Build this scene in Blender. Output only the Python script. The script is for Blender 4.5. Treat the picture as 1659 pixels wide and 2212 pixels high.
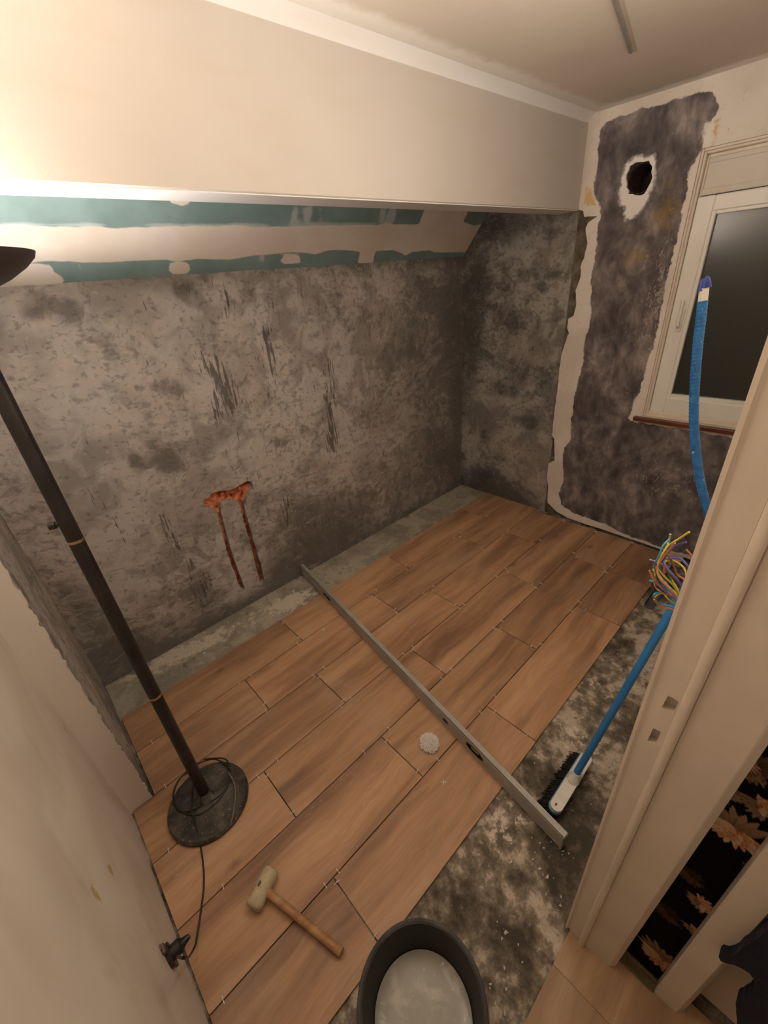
import bpy, bmesh, math, random
import numpy as np
from mathutils import Vector, Matrix, geometry, noise
random.seed(7)
for o in list(bpy.data.objects): bpy.data.objects.remove(o)
C = bpy.context.scene.collection
SC = bpy.context.scene

# ------------------------------------------------------------------ camera, world, lights, exposure
R = np.array([[0.7228, 0.3879, -0.5719], [-0.6862, 0.3048, -0.6605], [-0.0819, 0.8698, 0.4865]])
EYE = np.array([0.0, 0.0, 1.78])
FOC = 906.39
cam = bpy.data.cameras.new('camera'); co = bpy.data.objects.new('camera', cam); C.objects.link(co)
u_, s_, v_ = np.linalg.svd(R); Rm = u_ @ v_
co.matrix_world = Matrix([[*Rm[0], EYE[0]], [*Rm[1], EYE[1]], [*Rm[2], EYE[2]], [0, 0, 0, 1]])
cam.sensor_fit = 'VERTICAL'; cam.sensor_height = 36; cam.sensor_width = 27
cam.lens = FOC / 2212 * 36; cam.clip_start = 0.02; cam.clip_end = 50
SC.camera = co
SC.view_settings.view_transform = 'Standard'; SC.view_settings.look = 'None'
SC.view_settings.gamma = 1; SC.view_settings.use_curve_mapping = False
cy_ = SC.cycles; cy_.use_adaptive_sampling = True; cy_.adaptive_threshold = .04; cy_.glossy_bounces = 2; cy_.transmission_bounces = 1; cy_.max_bounces = 5; cy_.diffuse_bounces = 4; cy_.caustics_reflective = False; cy_.caustics_refractive = False; cy_.use_denoising = True
SC.view_settings.exposure = 0.07
w = bpy.data.worlds.new('night'); SC.world = w; w.use_nodes = True
w.node_tree.nodes['Background'].inputs[0].default_value = (1, .85, .7, 1)
w.node_tree.nodes['Background'].inputs[1].default_value = 0.015

LAMP_W, LAMP_POS, LAMP_COL = 62, (0.03, 1.386, 1.880), (1.0, .92, .84)
HALL_FILL_W = 3.5; ROOM_FILL_W = 17.0
ld = bpy.data.lights.new('lamp_bulb_light', 'POINT'); ld.energy = LAMP_W; ld.color = LAMP_COL; ld.shadow_soft_size = .03
lo = bpy.data.objects.new('lamp_bulb_light', ld); lo.location = LAMP_POS; C.objects.link(lo)
hd = bpy.data.lights.new('hall_globe_light', 'POINT'); hd.energy = HALL_FILL_W; hd.color = (1, .85, .70); hd.shadow_soft_size = .22  # added fill light, no globe lamp in the hall
ho = bpy.data.objects.new('hall_globe_light', hd); ho.location = (0.05, -0.95, 2.08); C.objects.link(ho)  # added hall fill without a fixture, evens out the brightness

rd = bpy.data.lights.new('room_ceiling_light', 'POINT'); rd.energy = ROOM_FILL_W; rd.color = (1, .87, .74); rd.shadow_soft_size = .16  # added fill light, no ceiling lamp in the room
ro = bpy.data.objects.new('room_ceiling_light', rd); ro.location = (1.15, .42, 2.20); C.objects.link(ro)  # added fill without a fixture, brightens the far half of the room

# ------------------------------------------------------------------ measuring helpers
def ray(p):
    d = Rm @ np.array([(p[0]-829.5)/FOC, -(p[1]-1106)/FOC, -1.0]); return d
def on(p, ax, val):                      # point where the sight line meets a wall or floor plane
    d = ray(p); t = (val-EYE[ax])/d[ax]; return Vector(EYE+t*d)
def fl(x, y, z=0.0): return on((x, y), 2, z)
def hexc(r, g, b, a=1):
    f = lambda c: ((c/255+.055)/1.055)**2.4 if c > 10 else c/255/12.92
    return (f(r), f(g), f(b), a)

# ------------------------------------------------------------------ material helpers
class NT:
    def __init__(s, name):
        m = bpy.data.materials.new(name); m.use_nodes = True; s.m = m; s.t = m.node_tree
        s.b = s.t.nodes['Principled BSDF']; s._co = None
    def n(s, ty, **k):
        x = s.t.nodes.new(ty)
        for a, v in k.items(): setattr(x, a, v)
        return x
    def L(s, a, b): s.t.links.new(a, b)
    def set(s, inp, v):
        if isinstance(v, (int, float)): inp.default_value = v
        elif isinstance(v, (tuple, list)): inp.default_value = v
        else: s.L(v, inp)
    @property
    def co(s):
        if s._co is None: s._co = s.n('ShaderNodeTexCoord').outputs['Object']
        return s._co
    def map(s, scale=(1, 1, 1), loc=(0, 0, 0), rot=(0, 0, 0), src=None):
        m = s.n('ShaderNodeMapping'); s.L(src or s.co, m.inputs[0])
        m.inputs['Location'].default_value = loc; m.inputs['Scale'].default_value = scale; m.inputs['Rotation'].default_value = rot
        return m.outputs[0]
    def noise(s, scale, detail=4, rough=.55, vec=None, dist=0, out='Fac'):
        x = s.n('ShaderNodeTexNoise'); x.inputs['Scale'].default_value = scale; x.inputs['Detail'].default_value = min(detail, 3 if scale < 50 else 2)
        x.inputs['Roughness'].default_value = rough; x.inputs['Distortion'].default_value = dist
        s.L(vec or s.co, x.inputs['Vector']); return x.outputs[out]
    def musg(s, scale, vec=None, rand=1, feat='F1'):
        x = s.n('ShaderNodeTexVoronoi', feature=feat); x.inputs['Scale'].default_value = scale
        s.L(vec or s.co, x.inputs['Vector']); return x.outputs['Distance']
    def math(s, op, a, b=0, c=0, clamp=False):
        x = s.n('ShaderNodeMath', operation=op, use_clamp=clamp)
        for i, v in enumerate((a, b, c)): s.set(x.inputs[i], v)
        return x.outputs[0]
    def step(s, v, lo, hi):             # smooth mask 0..1
        x = s.n('ShaderNodeMapRange', interpolation_type='SMOOTHSTEP'); s.set(x.inputs[0], v)
        x.inputs[1].default_value = lo; x.inputs[2].default_value = hi; return x.outputs[0]
    def mix(s, f, a, b, mode='MIX'):
        x = s.n('ShaderNodeMix', data_type='RGBA', blend_type=mode)
        s.set(x.inputs[0], f); s.set(x.inputs[6], a); s.set(x.inputs[7], b); return x.outputs[2]
    def ramp(s, f, stops):
        x = s.n('ShaderNodeValToRGB'); s.set(x.inputs[0], f); e = x.color_ramp.elements
        while len(e) < len(stops): e.new(.5)
        for i, (p, c) in enumerate(stops): e[i].position = p; e[i].color = c if len(c) == 4 else (*c, 1)
        return x.outputs[0]
    def attr(s, name, out='Fac'):
        x = s.n('ShaderNodeAttribute'); x.attribute_name = name; return x.outputs[out]
    def bump(s, h, strength=.3, dist=.01):
        x = s.n('ShaderNodeBump'); x.inputs['Strength'].default_value = strength; x.inputs['Distance'].default_value = dist
        s.L(h, x.inputs['Height']); s.L(x.outputs[0], s.b.inputs['Normal'])
    def done(s, col, rough=.8, metal=0, spec=None):
        s.set(s.b.inputs['Base Color'], col); s.set(s.b.inputs['Roughness'], rough); s.set(s.b.inputs['Metallic'], metal)
        if spec is not None: s.b.inputs['Specular IOR Level'].default_value = spec
        return s.m
def flat(name, col, rough=.6, metal=0, var=.12, scale=30, bump=0, spec=None):
    t = NT(name); n = t.noise(scale, 4)
    c2 = tuple(max(0, c*(1-var)) for c in col[:3])+(1,); c1 = tuple(min(1, c*(1+var)) for c in col[:3])+(1,)
    col_ = t.mix(t.step(n, .3, .7), c2, c1)
    if bump: t.bump(n, bump, .002)
    return t.done(col_, rough, metal, spec)

# ------------------------------------------------------------------ mesh helpers
def link(name, me, parent=None, mat=None, smooth=False):
    o = bpy.data.objects.new(name, me); C.objects.link(o)
    if parent is not None: o.parent = parent
    if mat is not None: me.materials.append(mat)
    if smooth:
        for p in me.polygons: p.use_smooth = True
    return o
def obj(name, bm, mat=None, parent=None, smooth=False, auto=None):
    bmesh.ops.recalc_face_normals(bm, faces=bm.faces[:])
    me = bpy.data.meshes.new(name); bm.to_mesh(me); bm.free()
    o = link(name, me, parent, mat, smooth)
    if auto is not None:
        for p in me.polygons: p.use_smooth = True
        me.set_sharp_from_angle(angle=math.radians(auto))
    return o
def tag(o, label, cat, group=None, kind=None):
    o['label'] = label; o['category'] = cat
    if group: o['group'] = group
    if kind: o['kind'] = kind
    return o
def struct(o, label=None):
    o['kind'] = 'structure'
    if label: o['label'] = label; o['category'] = o.name.split('_')[0]
    return o
def thing(name, loc, label, cat, rot=(0, 0, 0), group=None):
    o = bpy.data.objects.new(name, None); C.objects.link(o); o.location = loc; o.rotation_euler = rot
    o.empty_display_size = .05
    return tag(o, label, cat, group)
def box(bm, a, b, bevel=0, seg=1):
    vs = [bm.verts.new((x, y, z)) for x in (a[0], b[0]) for y in (a[1], b[1]) for z in (a[2], b[2])]
    fs = [bm.faces.new([vs[i] for i in q]) for q in ((0, 1, 3, 2), (4, 6, 7, 5), (0, 4, 5, 1), (2, 3, 7, 6), (0, 2, 6, 4), (1, 5, 7, 3))]
    if bevel:
        es = list({e for f in fs for e in f.edges})
        bmesh.ops.bevel(bm, geom=es, offset=bevel, segments=seg, affect='EDGES', profile=.5)
    return fs
def prism(bm, poly, z0, z1, top=None):
    """vertical prism over a plan polygon; top = other plan polygon for the upper end"""
    a = [bm.verts.new((p[0], p[1], z0)) for p in poly]; b = [bm.verts.new((p[0], p[1], z1)) for p in (top or poly)]
    n = len(a); bm.faces.new(a); bm.faces.new(b[::-1])
    for i in range(n): bm.faces.new((a[i], b[i], b[(i+1) % n], a[(i+1) % n]))
def lathe(bm, prof, seg=40, cx=0, cy=0, closed=False):
    rings = []
    for r, z in prof:
        if r < 1e-6: rings.append([bm.verts.new((cx, cy, z))])
        else: rings.append([bm.verts.new((cx+r*math.cos(2*math.pi*i/seg), cy+r*math.sin(2*math.pi*i/seg), z)) for i in range(seg)])
    pr = list(zip(rings[:-1], rings[1:]))
    if closed: pr.append((rings[-1], rings[0]))
    for a, b in pr:
        for i in range(seg):
            j = (i+1) % seg
            if len(a) == 1 and len(b) == 1: continue
            if len(a) == 1: bm.faces.new((a[0], b[i], b[j]))
            elif len(b) == 1: bm.faces.new((a[i], b[0], a[j]))
            else: bm.faces.new((a[i], b[i], b[j], a[j]))
def smoothpath(pts, n=8):
    pts = [Vector(p) for p in pts]
    if len(pts) < 3: return pts
    P = [pts[0]*2-pts[1]]+pts+[pts[-1]*2-pts[-2]]; out = []
    for i in range(1, len(P)-2):
        for k in range(n):
            t = k/n; a, b, c, d = P[i-1:i+3]
            out.append(.5*((2*b)+(c-a)*t+(2*a-5*b+4*c-d)*t*t+(3*b-a-3*c+d)*t**3))
    out.append(pts[-1]); return out
def tube(bm, pts, r, seg=8, caps=True):
    pts = [Vector(p) for p in pts]; rings = []; up = None
    for i, p in enumerate(pts):
        t = (pts[min(i+1, len(pts)-1)]-pts[max(i-1, 0)]).normalized()
        if up is None: up = t.orthogonal().normalized()
        up = (up-t*up.dot(t)).normalized(); s = t.cross(up)
        rr = r(i/(len(pts)-1)) if callable(r) else r
        rings.append([bm.verts.new(p+up*rr*math.cos(2*math.pi*k/seg)+s*rr*math.sin(2*math.pi*k/seg)) for k in range(seg)])
    for a, b in zip(rings[:-1], rings[1:]):
        for k in range(seg): bm.faces.new((a[k], a[(k+1) % seg], b[(k+1) % seg], b[k]))
    if caps: bm.faces.new(rings[0][::-1]); bm.faces.new(rings[-1])
def inpoly(poly, x, y):
    c = False; n = len(poly); j = n-1
    for i in range(n):
        xi, yi = poly[i]; xj, yj = poly[j]
        if (yi > y) != (yj > y) and x < (xj-xi)*(y-yi)/(yj-yi)+xi: c = not c
        j = i
    return c
def sdf(poly, x, y):                     # + inside, metres
    d = 1e9; n = len(poly)
    for i in range(n):
        ax, ay = poly[i]; bx, by = poly[(i+1) % n]; ex, ey = bx-ax, by-ay
        t = max(0, min(1, ((x-ax)*ex+(y-ay)*ey)/max(1e-12, ex*ex+ey*ey)))
        d = min(d, math.hypot(x-ax-ex*t, y-ay-ey*t))
    return d if inpoly(poly, x, y) else -d
def sdfs(polys, x, y): return max([sdf(p, x, y) for p in polys]+[-1])
def subdiv(poly, step, jag=0):
    out = []
    for i, (ax, ay) in enumerate(poly):
        bx, by = poly[(i+1) % len(poly)]; n = max(1, int(math.hypot(bx-ax, by-ay)/step))
        for k in range(n):
            t = k/n; x, y = ax+(bx-ax)*t, ay+(by-ay)*t
            if jag and k: x += random.uniform(-jag, jag); y += random.uniform(-jag, jag)
            out.append((x, y))
    return out
def panel(name, frame, outline, holes=(), step=.04, attrs=None, depth=.01, hole_depth=None, mat=None, parent=None, relief=0):
    """solid sheet cut to an outline with holes. frame = (origin, U, V, N); N points to the side that is seen"""
    O, U, V, N = [Vector(q) for q in frame]
    loops = [outline]+list(holes); vc = []; ed = []
    for lp in loops:
        b = len(vc); vc += [Vector(p) for p in lp]; ed += [(b+i, b+(i+1) % len(lp)) for i in range(len(lp))]
    xs = [p[0] for p in outline]; ys = [p[1] for p in outline]
    x = min(xs)+step/2
    while x < max(xs):
        y = min(ys)+step/2
        while y < max(ys):
            if inpoly(outline, x, y) and not any(inpoly(h, x, y) for h in holes): vc.append(Vector((x, y)))
            y += step
        x += step
    V2, _, F, *_r = geometry.delaunay_2d_cdt(vc, ed, [], 0, 1e-6)
    bm = bmesh.new(); lays = {}
    for k in (attrs or {}): bm.verts.layers.float.new(k)
    for k in (attrs or {}): lays[k] = bm.verts.layers.float.get(k)
    def rl(p):
        if not relief: return 0
        q = O+U*p[0]+V*p[1]
        return relief*(noise.noise(q*3)+.5*noise.noise(q*9))
    vs = [bm.verts.new(O+U*p[0]+V*p[1]+N*rl(p)) for p in V2]
    for k, fn in (attrs or {}).items():
        for v, p in zip(vs, V2): v[lays[k]] = fn(p[0], p[1])
    for f in F:
        cx = sum(V2[i][0] for i in f)/len(f); cy = sum(V2[i][1] for i in f)/len(f)
        if inpoly(outline, cx, cy) and not any(inpoly(h, cx, cy) for h in holes):
            try: bm.faces.new([vs[i] for i in f])
            except ValueError: pass
    bmesh.ops.delete(bm, geom=[v for v in bm.verts if not v.link_faces], context='VERTS')
    be = [e for e in bm.edges if len(e.link_faces) == 1]
    r = bmesh.ops.extrude_edge_only(bm, edges=be)
    for v in [g for g in r['geom'] if isinstance(g, bmesh.types.BMVert)]: v.co -= N*depth
    me = bpy.data.meshes.new(name)
    bm.normal_update(); bm.to_mesh(me); bm.free()
    return link(name, me, parent, mat)
def pxpoly(pts, ax, val, iu, iv):
    return [(on(p, ax, val)[iu], on(p, ax, val)[iv]) for p in pts]

# ------------------------------------------------------------------ room measures (metres)
CEIL = 2.447; YB = 2.232; XW = 2.90; XE = 2.94; XL = -.241; XS = -.155; YS = 1.438; YD = .075
HY0, HY1, HZ = 1.374, 1.516, 2.028

# ------------------------------------------------------------------ materials
def cement_mat(name, base_hi, base_lo, dark, tint=(1, 1, 1)):
    t = NT(name)
    warp = t.noise(1.6, 3, .5, out='Color')
    v = t.n('ShaderNodeVectorMath', operation='MULTIPLY_ADD'); t.L(warp, v.inputs[0]); v.inputs[1].default_value = (.35, .35, .35); t.L(t.co, v.inputs[2])
    vv = v.outputs[0]
    big = t.noise(2.6, 3, .5, vec=vv); mid = t.noise(8.5, 4, .55, vec=vv, dist=.6); fine = t.noise(42, 5, .65)
    mott = t.math('ADD', t.math('MULTIPLY', big, .5), t.math('MULTIPLY', mid, .5))
    col = t.mix(t.step(mott, .43, .58), base_lo, base_hi)
    pink = t.noise(3.3, 3, .5, vec=t.map(loc=(3, 1, 7)))
    col = t.mix(t.math('MULTIPLY', t.step(pink, .45, .65), .45), col, (base_hi[0]*1.0, base_hi[1]*.90, base_hi[2]*.86, 1))
    # trowel blotches: dark thumb shaped marks
    bl = t.noise(13, 5, .6, vec=t.map(scale=(1, 1, 1.3), src=vv), dist=.35)
    area = t.noise(1.9, 2, .5, vec=t.map(loc=(8, 2, 4)))
    ba = t.math('ADD', t.math('MULTIPLY', bl, 1.0), t.math('MULTIPLY', area, .35))
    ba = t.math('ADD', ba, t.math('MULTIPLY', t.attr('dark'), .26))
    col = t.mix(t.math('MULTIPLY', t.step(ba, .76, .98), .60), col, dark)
    # long soft dark zones, also along base and corners, straight from the attribute
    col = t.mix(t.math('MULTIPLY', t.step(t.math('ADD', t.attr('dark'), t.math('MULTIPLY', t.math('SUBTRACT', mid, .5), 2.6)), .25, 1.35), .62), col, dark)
    # vertical scrape marks
    sv = t.noise(72, 5, .7, vec=t.map(scale=(1, 1, .13)))
    sa = t.math('ADD', sv, t.math('MULTIPLY', t.attr('streak'), .17))
    col = t.mix(t.math('MULTIPLY', t.step(sa, .68, .76), .80), col, (dark[0]*.55, dark[1]*.55, dark[2]*.58, 1))
    b4 = t.noise(30, 5, .62, vec=t.map(scale=(1, 1, 1.2), loc=(7, 3, 1)), dist=.3)
    col = t.mix(t.math('MULTIPLY', t.step(t.math('ADD', b4, t.math('MULTIPLY', area, .25)), .66, .76), .45), col, dark)
    rid = t.math('ABSOLUTE', t.math('SUBTRACT', t.noise(9, 4, .6, vec=t.map(loc=(1, 8, 3), src=vv), dist=.8), .5))
    col = t.mix(t.math('MULTIPLY', t.math('MULTIPLY', t.step(rid, .022, .0), t.step(area, .50, .66)), .22), col, tuple(min(1, c*1.25) for c in base_hi[:3])+(1,))
    # light smears, fine grain
    ls = t.noise(11, 4, .6, vec=t.map(loc=(2, 5, 9), scale=(1, 1, 1.8)), dist=1.2)
    col = t.mix(t.math('MULTIPLY', t.step(ls, .60, .74), .35), col, tuple(min(1, c*1.18) for c in base_hi[:3])+(1,))
    col = t.mix(t.math('MULTIPLY', t.step(fine, .35, .70), .30), t.mix(.22, col, dark), col)
    sp = t.musg(46, vec=t.map(scale=(1, 1, .7)))
    col = t.mix(t.math('MULTIPLY', t.math('MULTIPLY', t.step(sp, .14, .04), t.step(t.noise(5, 2), .55, .7)), .6), col, (.6, .55, .5, 1))
    h = t.math('ADD', t.math('MULTIPLY', mid, .8), t.math('ADD', t.math('MULTIPLY', fine, .25), t.math('MULTIPLY', t.step(ba, .72, .90), -.5)))
    t.bump(h, .55, .012)
    return t.done(col, t.math('SUBTRACT', .95, t.math('MULTIPLY', t.step(ba, .74, .9), .25)), spec=.25)
M_cem = cement_mat('grey_cement_render', (.59, .545, .50, 1), (.33, .30, .27, 1), (.115, .102, .09, 1))
M_cem2 = cement_mat('dark_cement_render', (.46, .43, .39, 1), (.23, .21, .19, 1), (.07, .062, .054, 1))

def plaster_mat(name, col=(.76, .70, .63, 1), var=.06, white=None):
    t = NT(name); n = t.noise(1.4, 4, .5, dist=.4); f = t.noise(60, 4, .6)
    lo = tuple(c*(1-var) for c in col[:3])+(1,)
    c = t.mix(t.step(n, .35, .65), lo, col)
    st = t.noise(5, 3, .5, vec=t.map(scale=(.6, 1, 2.2)))
    c = t.mix(t.math('MULTIPLY', t.step(st, .5, .7), .25), c, (col[0]*.92, col[1]*.86, col[2]*.78, 1))
    if white:
        m = t.step(t.math('ADD', t.attr('white'), t.math('MULTIPLY', t.math('SUBTRACT', t.noise(14, 4), .5), .07)), -.02, .03)
        c = t.mix(m, c, white)
    t.bump(t.math('ADD', t.math('MULTIPLY', n, .5), t.math('MULTIPLY', f, .12)), .25, .01)
    return t.done(c, .85, spec=.25)
M_pl = plaster_mat('cream_plaster')
M_ceil = plaster_mat('ceiling_plaster', (.70, .62, .52, 1), .10, white=(.84, .80, .74, 1))
M_header = plaster_mat('smooth_header_plaster', (.60, .56, .515, 1), .05)
M_strip = plaster_mat('white_primed_plaster', (.85, .84, .83, 1), .03)

# plaster of the near left wall with yellow glue stains
t = NT('near_wall_plaster'); n = t.noise(2.2, 4, .5, dist=.8); f = t.noise(50, 4)
c = t.mix(t.step(n, .35, .68), (.68, .59, .50, 1), (.78, .71, .62, 1))
sm = t.noise(7, 4, .6, vec=t.map(scale=(1, 1, .5)))
c = t.mix(t.math('MULTIPLY', t.step(sm, .58, .72), .4), c, (.58, .48, .39, 1))
m = t.step(t.math('ADD', t.attr('yellow'), t.math('MULTIPLY', t.math('SUBTRACT', t.noise(60, 4, .6), .5), .03)), -.002, .006)
c = t.mix(t.math('MULTIPLY', m, .75), c, (.50, .33, .09, 1))
m = t.step(t.noise(30, 4, .6, vec=t.map(scale=(1, 1, .3), loc=(4, 4, 4))), .70, .74)
c = t.mix(t.math('MULTIPLY', m, .5), c, (.82, .78, .70, 1))
t.bump(t.math('ADD', n, t.math('MULTIPLY', f, .2)), .35, .01); M_near = t.done(c, .8, spec=.3)

# window wall: dark grey smeared primer on white plasterboard, yellow paste, raw white round the hole
t = NT('smeared_grey_wall')
edge_n = t.math('ADD', t.math('MULTIPLY', t.math('SUBTRACT', t.noise(34, 5, .6), .5), .028), t.math('MULTIPLY', t.math('SUBTRACT', t.noise(9, 2), .5), .03))
g = t.step(t.math('ADD', t.attr('grey'), edge_n), -.004, .004)
warp = t.noise(2.4, 2, .5, out='Color')
v = t.n('ShaderNodeVectorMath', operation='MULTIPLY_ADD'); t.L(warp, v.inputs[0]); v.inputs[1].default_value = (.2, .2, .2); t.L(t.co, v.inputs[2])
sw = t.noise(7, 7, .66, vec=t.map(scale=(1, 1.7, 1.0), rot=(.7, 0, 0), src=v.outputs[0]), dist=.15)
sw2 = t.noise(4.2, 3, .5, vec=t.map(loc=(4, 1, 2)), dist=.8)
gc = t.ramp(t.math('ADD', t.math('MULTIPLY', sw, .6), t.math('MULTIPLY', sw2, .4)),
            [(.36, (.058, .050, .049)), (.46, (.115, .098, .095)), (.55, (.20, .170, .160)), (.66, (.36, .305, .28))])
fn = t.noise(60, 4, .6)
gc = t.mix(t.math('MULTIPLY', t.step(fn, .4, .7), .2), gc, (.09, .078, .074, 1))
ym = t.step(t.math('ADD', t.attr('yellow'), t.math('MULTIPLY', t.math('SUBTRACT', t.noise(22, 5, .7, dist=1), .5), .14)), -.01, .05)
gc = t.mix(t.math('MULTIPLY', ym, .62), gc, (.27, .17, .065, 1))
sc = t.math('ADD', t.noise(26, 5, .65, vec=t.map(scale=(1, 1.6, 1), src=v.outputs[0]), dist=1.2), t.math('MULTIPLY', t.attr('scuff'), .22))
gc = t.mix(t.math('MULTIPLY', t.step(sc, .70, .80), .6), gc, (.45, .38, .33, 1))
pc = t.mix(t.step(t.noise(3, 3), .4, .6), (.66, .58, .50, 1), (.76, .69, .61, 1))
crk = t.step(t.math('ABSOLUTE', t.math('SUBTRACT', t.noise(9, 4, .6, vec=t.map(loc=(3, 3, 3))), .5)), .004, .0)
pc = t.mix(t.math('MULTIPLY', crk, .35), pc, (.25, .2, .17, 1))
c = t.mix(g, pc, gc)
wm = t.step(t.math('ADD', t.attr('white'), t.math('MULTIPLY', t.math('SUBTRACT', t.noise(30, 4, .6), .5), .05)), -.008, .014)
c = t.mix(wm, c, (.80, .76, .70, 1))
om = t.step(t.math('ADD', t.attr('ochre'), t.math('MULTIPLY', t.math('SUBTRACT', t.noise(40, 4, .6), .5), .035)), -.004, .006)
c = t.mix(t.math('MULTIPLY', om, .8), c, (.62, .40, .12, 1))
t.bump(t.math('ADD', t.math('MULTIPLY', g, .25), t.math('ADD', t.math('MULTIPLY', sw, .4), t.math('MULTIPLY', fn, .15))), .35, .006)
M_win_wall = t.done(c, t.math('SUBTRACT', .9, t.math('MULTIPLY', g, .15)), spec=.3)

# moisture proof green board with joint compound
t = NT('green_plasterboard')
e = t.math('ADD', t.math('MULTIPLY', t.math('SUBTRACT', t.noise(16, 5, .6, vec=t.map(scale=(.45, 1, 1))), .5), .020), 0)
gm = t.noise(5, 3)
gcol = t.mix(t.step(gm, .35, .65), (.185, .27, .262, 1), (.235, .33, .322, 1))
p1 = t.step(t.math('ADD', t.attr('fill'), e), -.0035, .0035)
p2 = t.step(t.math('ADD', t.attr('feather'), t.math('MULTIPLY', e, 1.4)), -.006, .010)
sd = t.noise(70, 3, .6, vec=t.map(scale=(.1, 1, 1)))
c = t.mix(t.math('MULTIPLY', p2, .55), gcol, (.66, .68, .68, 1))
c = t.mix(p1, c, t.mix(t.step(t.noise(4, 3), .4, .65), (.74, .65, .56, 1), (.80, .73, .66, 1)))
t.bump(t.math('ADD', t.math('MULTIPLY', p1, .6), t.math('MULTIPLY', sd, .05)), .3, .004)
M_green = t.done(c, .8, spec=.3)

# raw concrete floor
t = NT('raw_concrete')
warp = t.noise(2.2, 3, .5, out='Color')
v = t.n('ShaderNodeVectorMath', operation='MULTIPLY_ADD'); t.L(warp, v.inputs[0]); v.inputs[1].default_value = (.25, .25, .25); t.L(t.co, v.inputs[2])
b1 = t.noise(4.5, 6, .68, vec=v.outputs[0]); b2 = t.noise(24, 6, .72); b3 = t.noise(110, 4, .7)
c = t.ramp(t.math('ADD', t.math('MULTIPLY', b1, .66), t.math('MULTIPLY', b2, .34)),
           [(.38, (.065, .052, .036)), (.46, (.15, .122, .088)), (.51, (.26, .215, .16)), (.55, (.48, .40, .31)), (.68, (.64, .545, .44))])
pale = t.mix(t.step(b1, .4, .6), (.33, .295, .235, 1), (.44, .395, .315, 1))
c = t.mix(t.math('MULTIPLY', t.step(t.math('ADD', t.attr('pale'), t.math('MULTIPLY', t.math('SUBTRACT', b2, .5), .06)), -.02, .03), .85), c, pale)
ru = t.step(t.math('ADD', t.math('ADD', b2, t.math('MULTIPLY', b3, .3)), t.attr('crust')), .86, .93)
c = t.mix(t.math('MULTIPLY', ru, .85), c, (.70, .61, .49, 1))
c = t.mix(t.math('MULTIPLY', t.step(b3, .42, .7), .28), c, (.07, .058, .045, 1))
spk = t.step(t.math('ADD', t.musg(38, vec=v.outputs[0]), t.math('MULTIPLY', t.noise(12, 2), .35)), .25, .21)
c = t.mix(t.math('MULTIPLY', spk, .7), c, (.62, .56, .48, 1))
dk = t.step(t.noise(7, 3, .55, vec=t.map(loc=(5, 5, 0))), .64, .70)
c = t.mix(t.math('MULTIPLY', dk, .55), c, (.045, .036, .028, 1))
t.bump(t.math('ADD', t.math('MULTIPLY', b2, .6), t.math('ADD', t.math('MULTIPLY', b3, .25), t.math('MULTIPLY', ru, .5))), .6, .008)
M_conc = t.done(c, .85, spec=.3)

# wood look porcelain
def wood_mat(name, cols, scale=1.0, rough=.42):
    t = NT(name)
    sh = t.n('ShaderNodeVectorMath', operation='ADD')
    cx = t.n('ShaderNodeCombineXYZ'); a = t.attr('tid')
    t.L(t.math('MULTIPLY', a, 37.0), cx.inputs[0]); t.L(t.math('MULTIPLY', a, 91.0), cx.inputs[1]); t.L(t.math('MULTIPLY', a, 13.0), cx.inputs[2])
    t.L(t.co, sh.inputs[0]); t.L(cx.outputs[0], sh.inputs[1]); s = sh.outputs[0]
    wp = t.noise(2.2*scale, 3, .5, vec=t.map(scale=(.9, 1, 1), src=s), out='Color')
    v = t.n('ShaderNodeVectorMath', operation='MULTIPLY_ADD'); t.L(wp, v.inputs[0]); v.inputs[1].default_value = (.25, .10, 0); t.L(s, v.inputs[2]); wv = v.outputs[0]
    band = t.noise(8.5*scale, 4, .5, vec=t.map(scale=(.12, 1, 1), src=wv), dist=.3)
    grain = t.noise(34*scale, 5, .6, vec=t.map(scale=(.10, 1, 1), src=wv), dist=.4)
    fine = t.noise(150*scale, 3, .6, vec=t.map(scale=(.07, 1, 1), src=wv))
    c = t.ramp(t.math('ADD', t.math('MULTIPLY', band, .72), t.math('MULTIPLY', grain, .28)), cols)
    c = t.mix(t.math('MULTIPLY', t.step(fine, .38, .72), .20), c, tuple(x*.62 for x in cols[1][1])+(1,))
    lg = t.noise(48*scale, 4, .7, vec=t.map(scale=(.30, 1, 1), src=wv), dist=2.2)
    c = t.mix(t.math('MULTIPLY', t.math('MULTIPLY', t.step(lg, .60, .68), t.step(t.noise(3, 2, vec=s), .45, .65)), .42), c, (.56, .38, .25, 1))
    kn = t.musg(3.4*scale, vec=t.map(scale=(.55, 1.3, 1), src=wv))
    c = t.mix(t.math('MULTIPLY', t.step(kn, .10, .015), .55), c, tuple(x*.35 for x in cols[0][1])+(1,))
    du = t.noise(2.5, 4, .6, vec=t.map(loc=(9, 9, 9)))
    c = t.mix(t.math('MULTIPLY', t.step(du, .5, .75), .16), c, (.50, .42, .35, 1))
    br = t.math('ADD', .90, t.math('MULTIPLY', a, .20))
    hs = t.n('ShaderNodeHueSaturation'); t.L(c, hs.inputs['Color']); t.L(br, hs.inputs['Value']); c = hs.outputs[0]
    t.bump(t.math('ADD', grain, t.math('MULTIPLY', fine, .4)), .12, .002)
    return t.done(c, t.math('ADD', rough, t.math('MULTIPLY', du, .2)), spec=.4)
M_wood = wood_mat('wood_look_tile', [(.34, (.225, .120, .072)), (.44, (.34, .185, .100)), (.53, (.45, .255, .138)), (.64, (.53, .32, .180))])
M_lam = wood_mat('oak_laminate', [(.34, (.30, .18, .10)), (.46, (.39, .24, .13)), (.55, (.46, .29, .165)), (.66, (.54, .35, .21))], 1.2)
M_white = flat('white_pvc', (.80, .77, .70, 1), .35, var=.02, scale=6)
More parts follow.
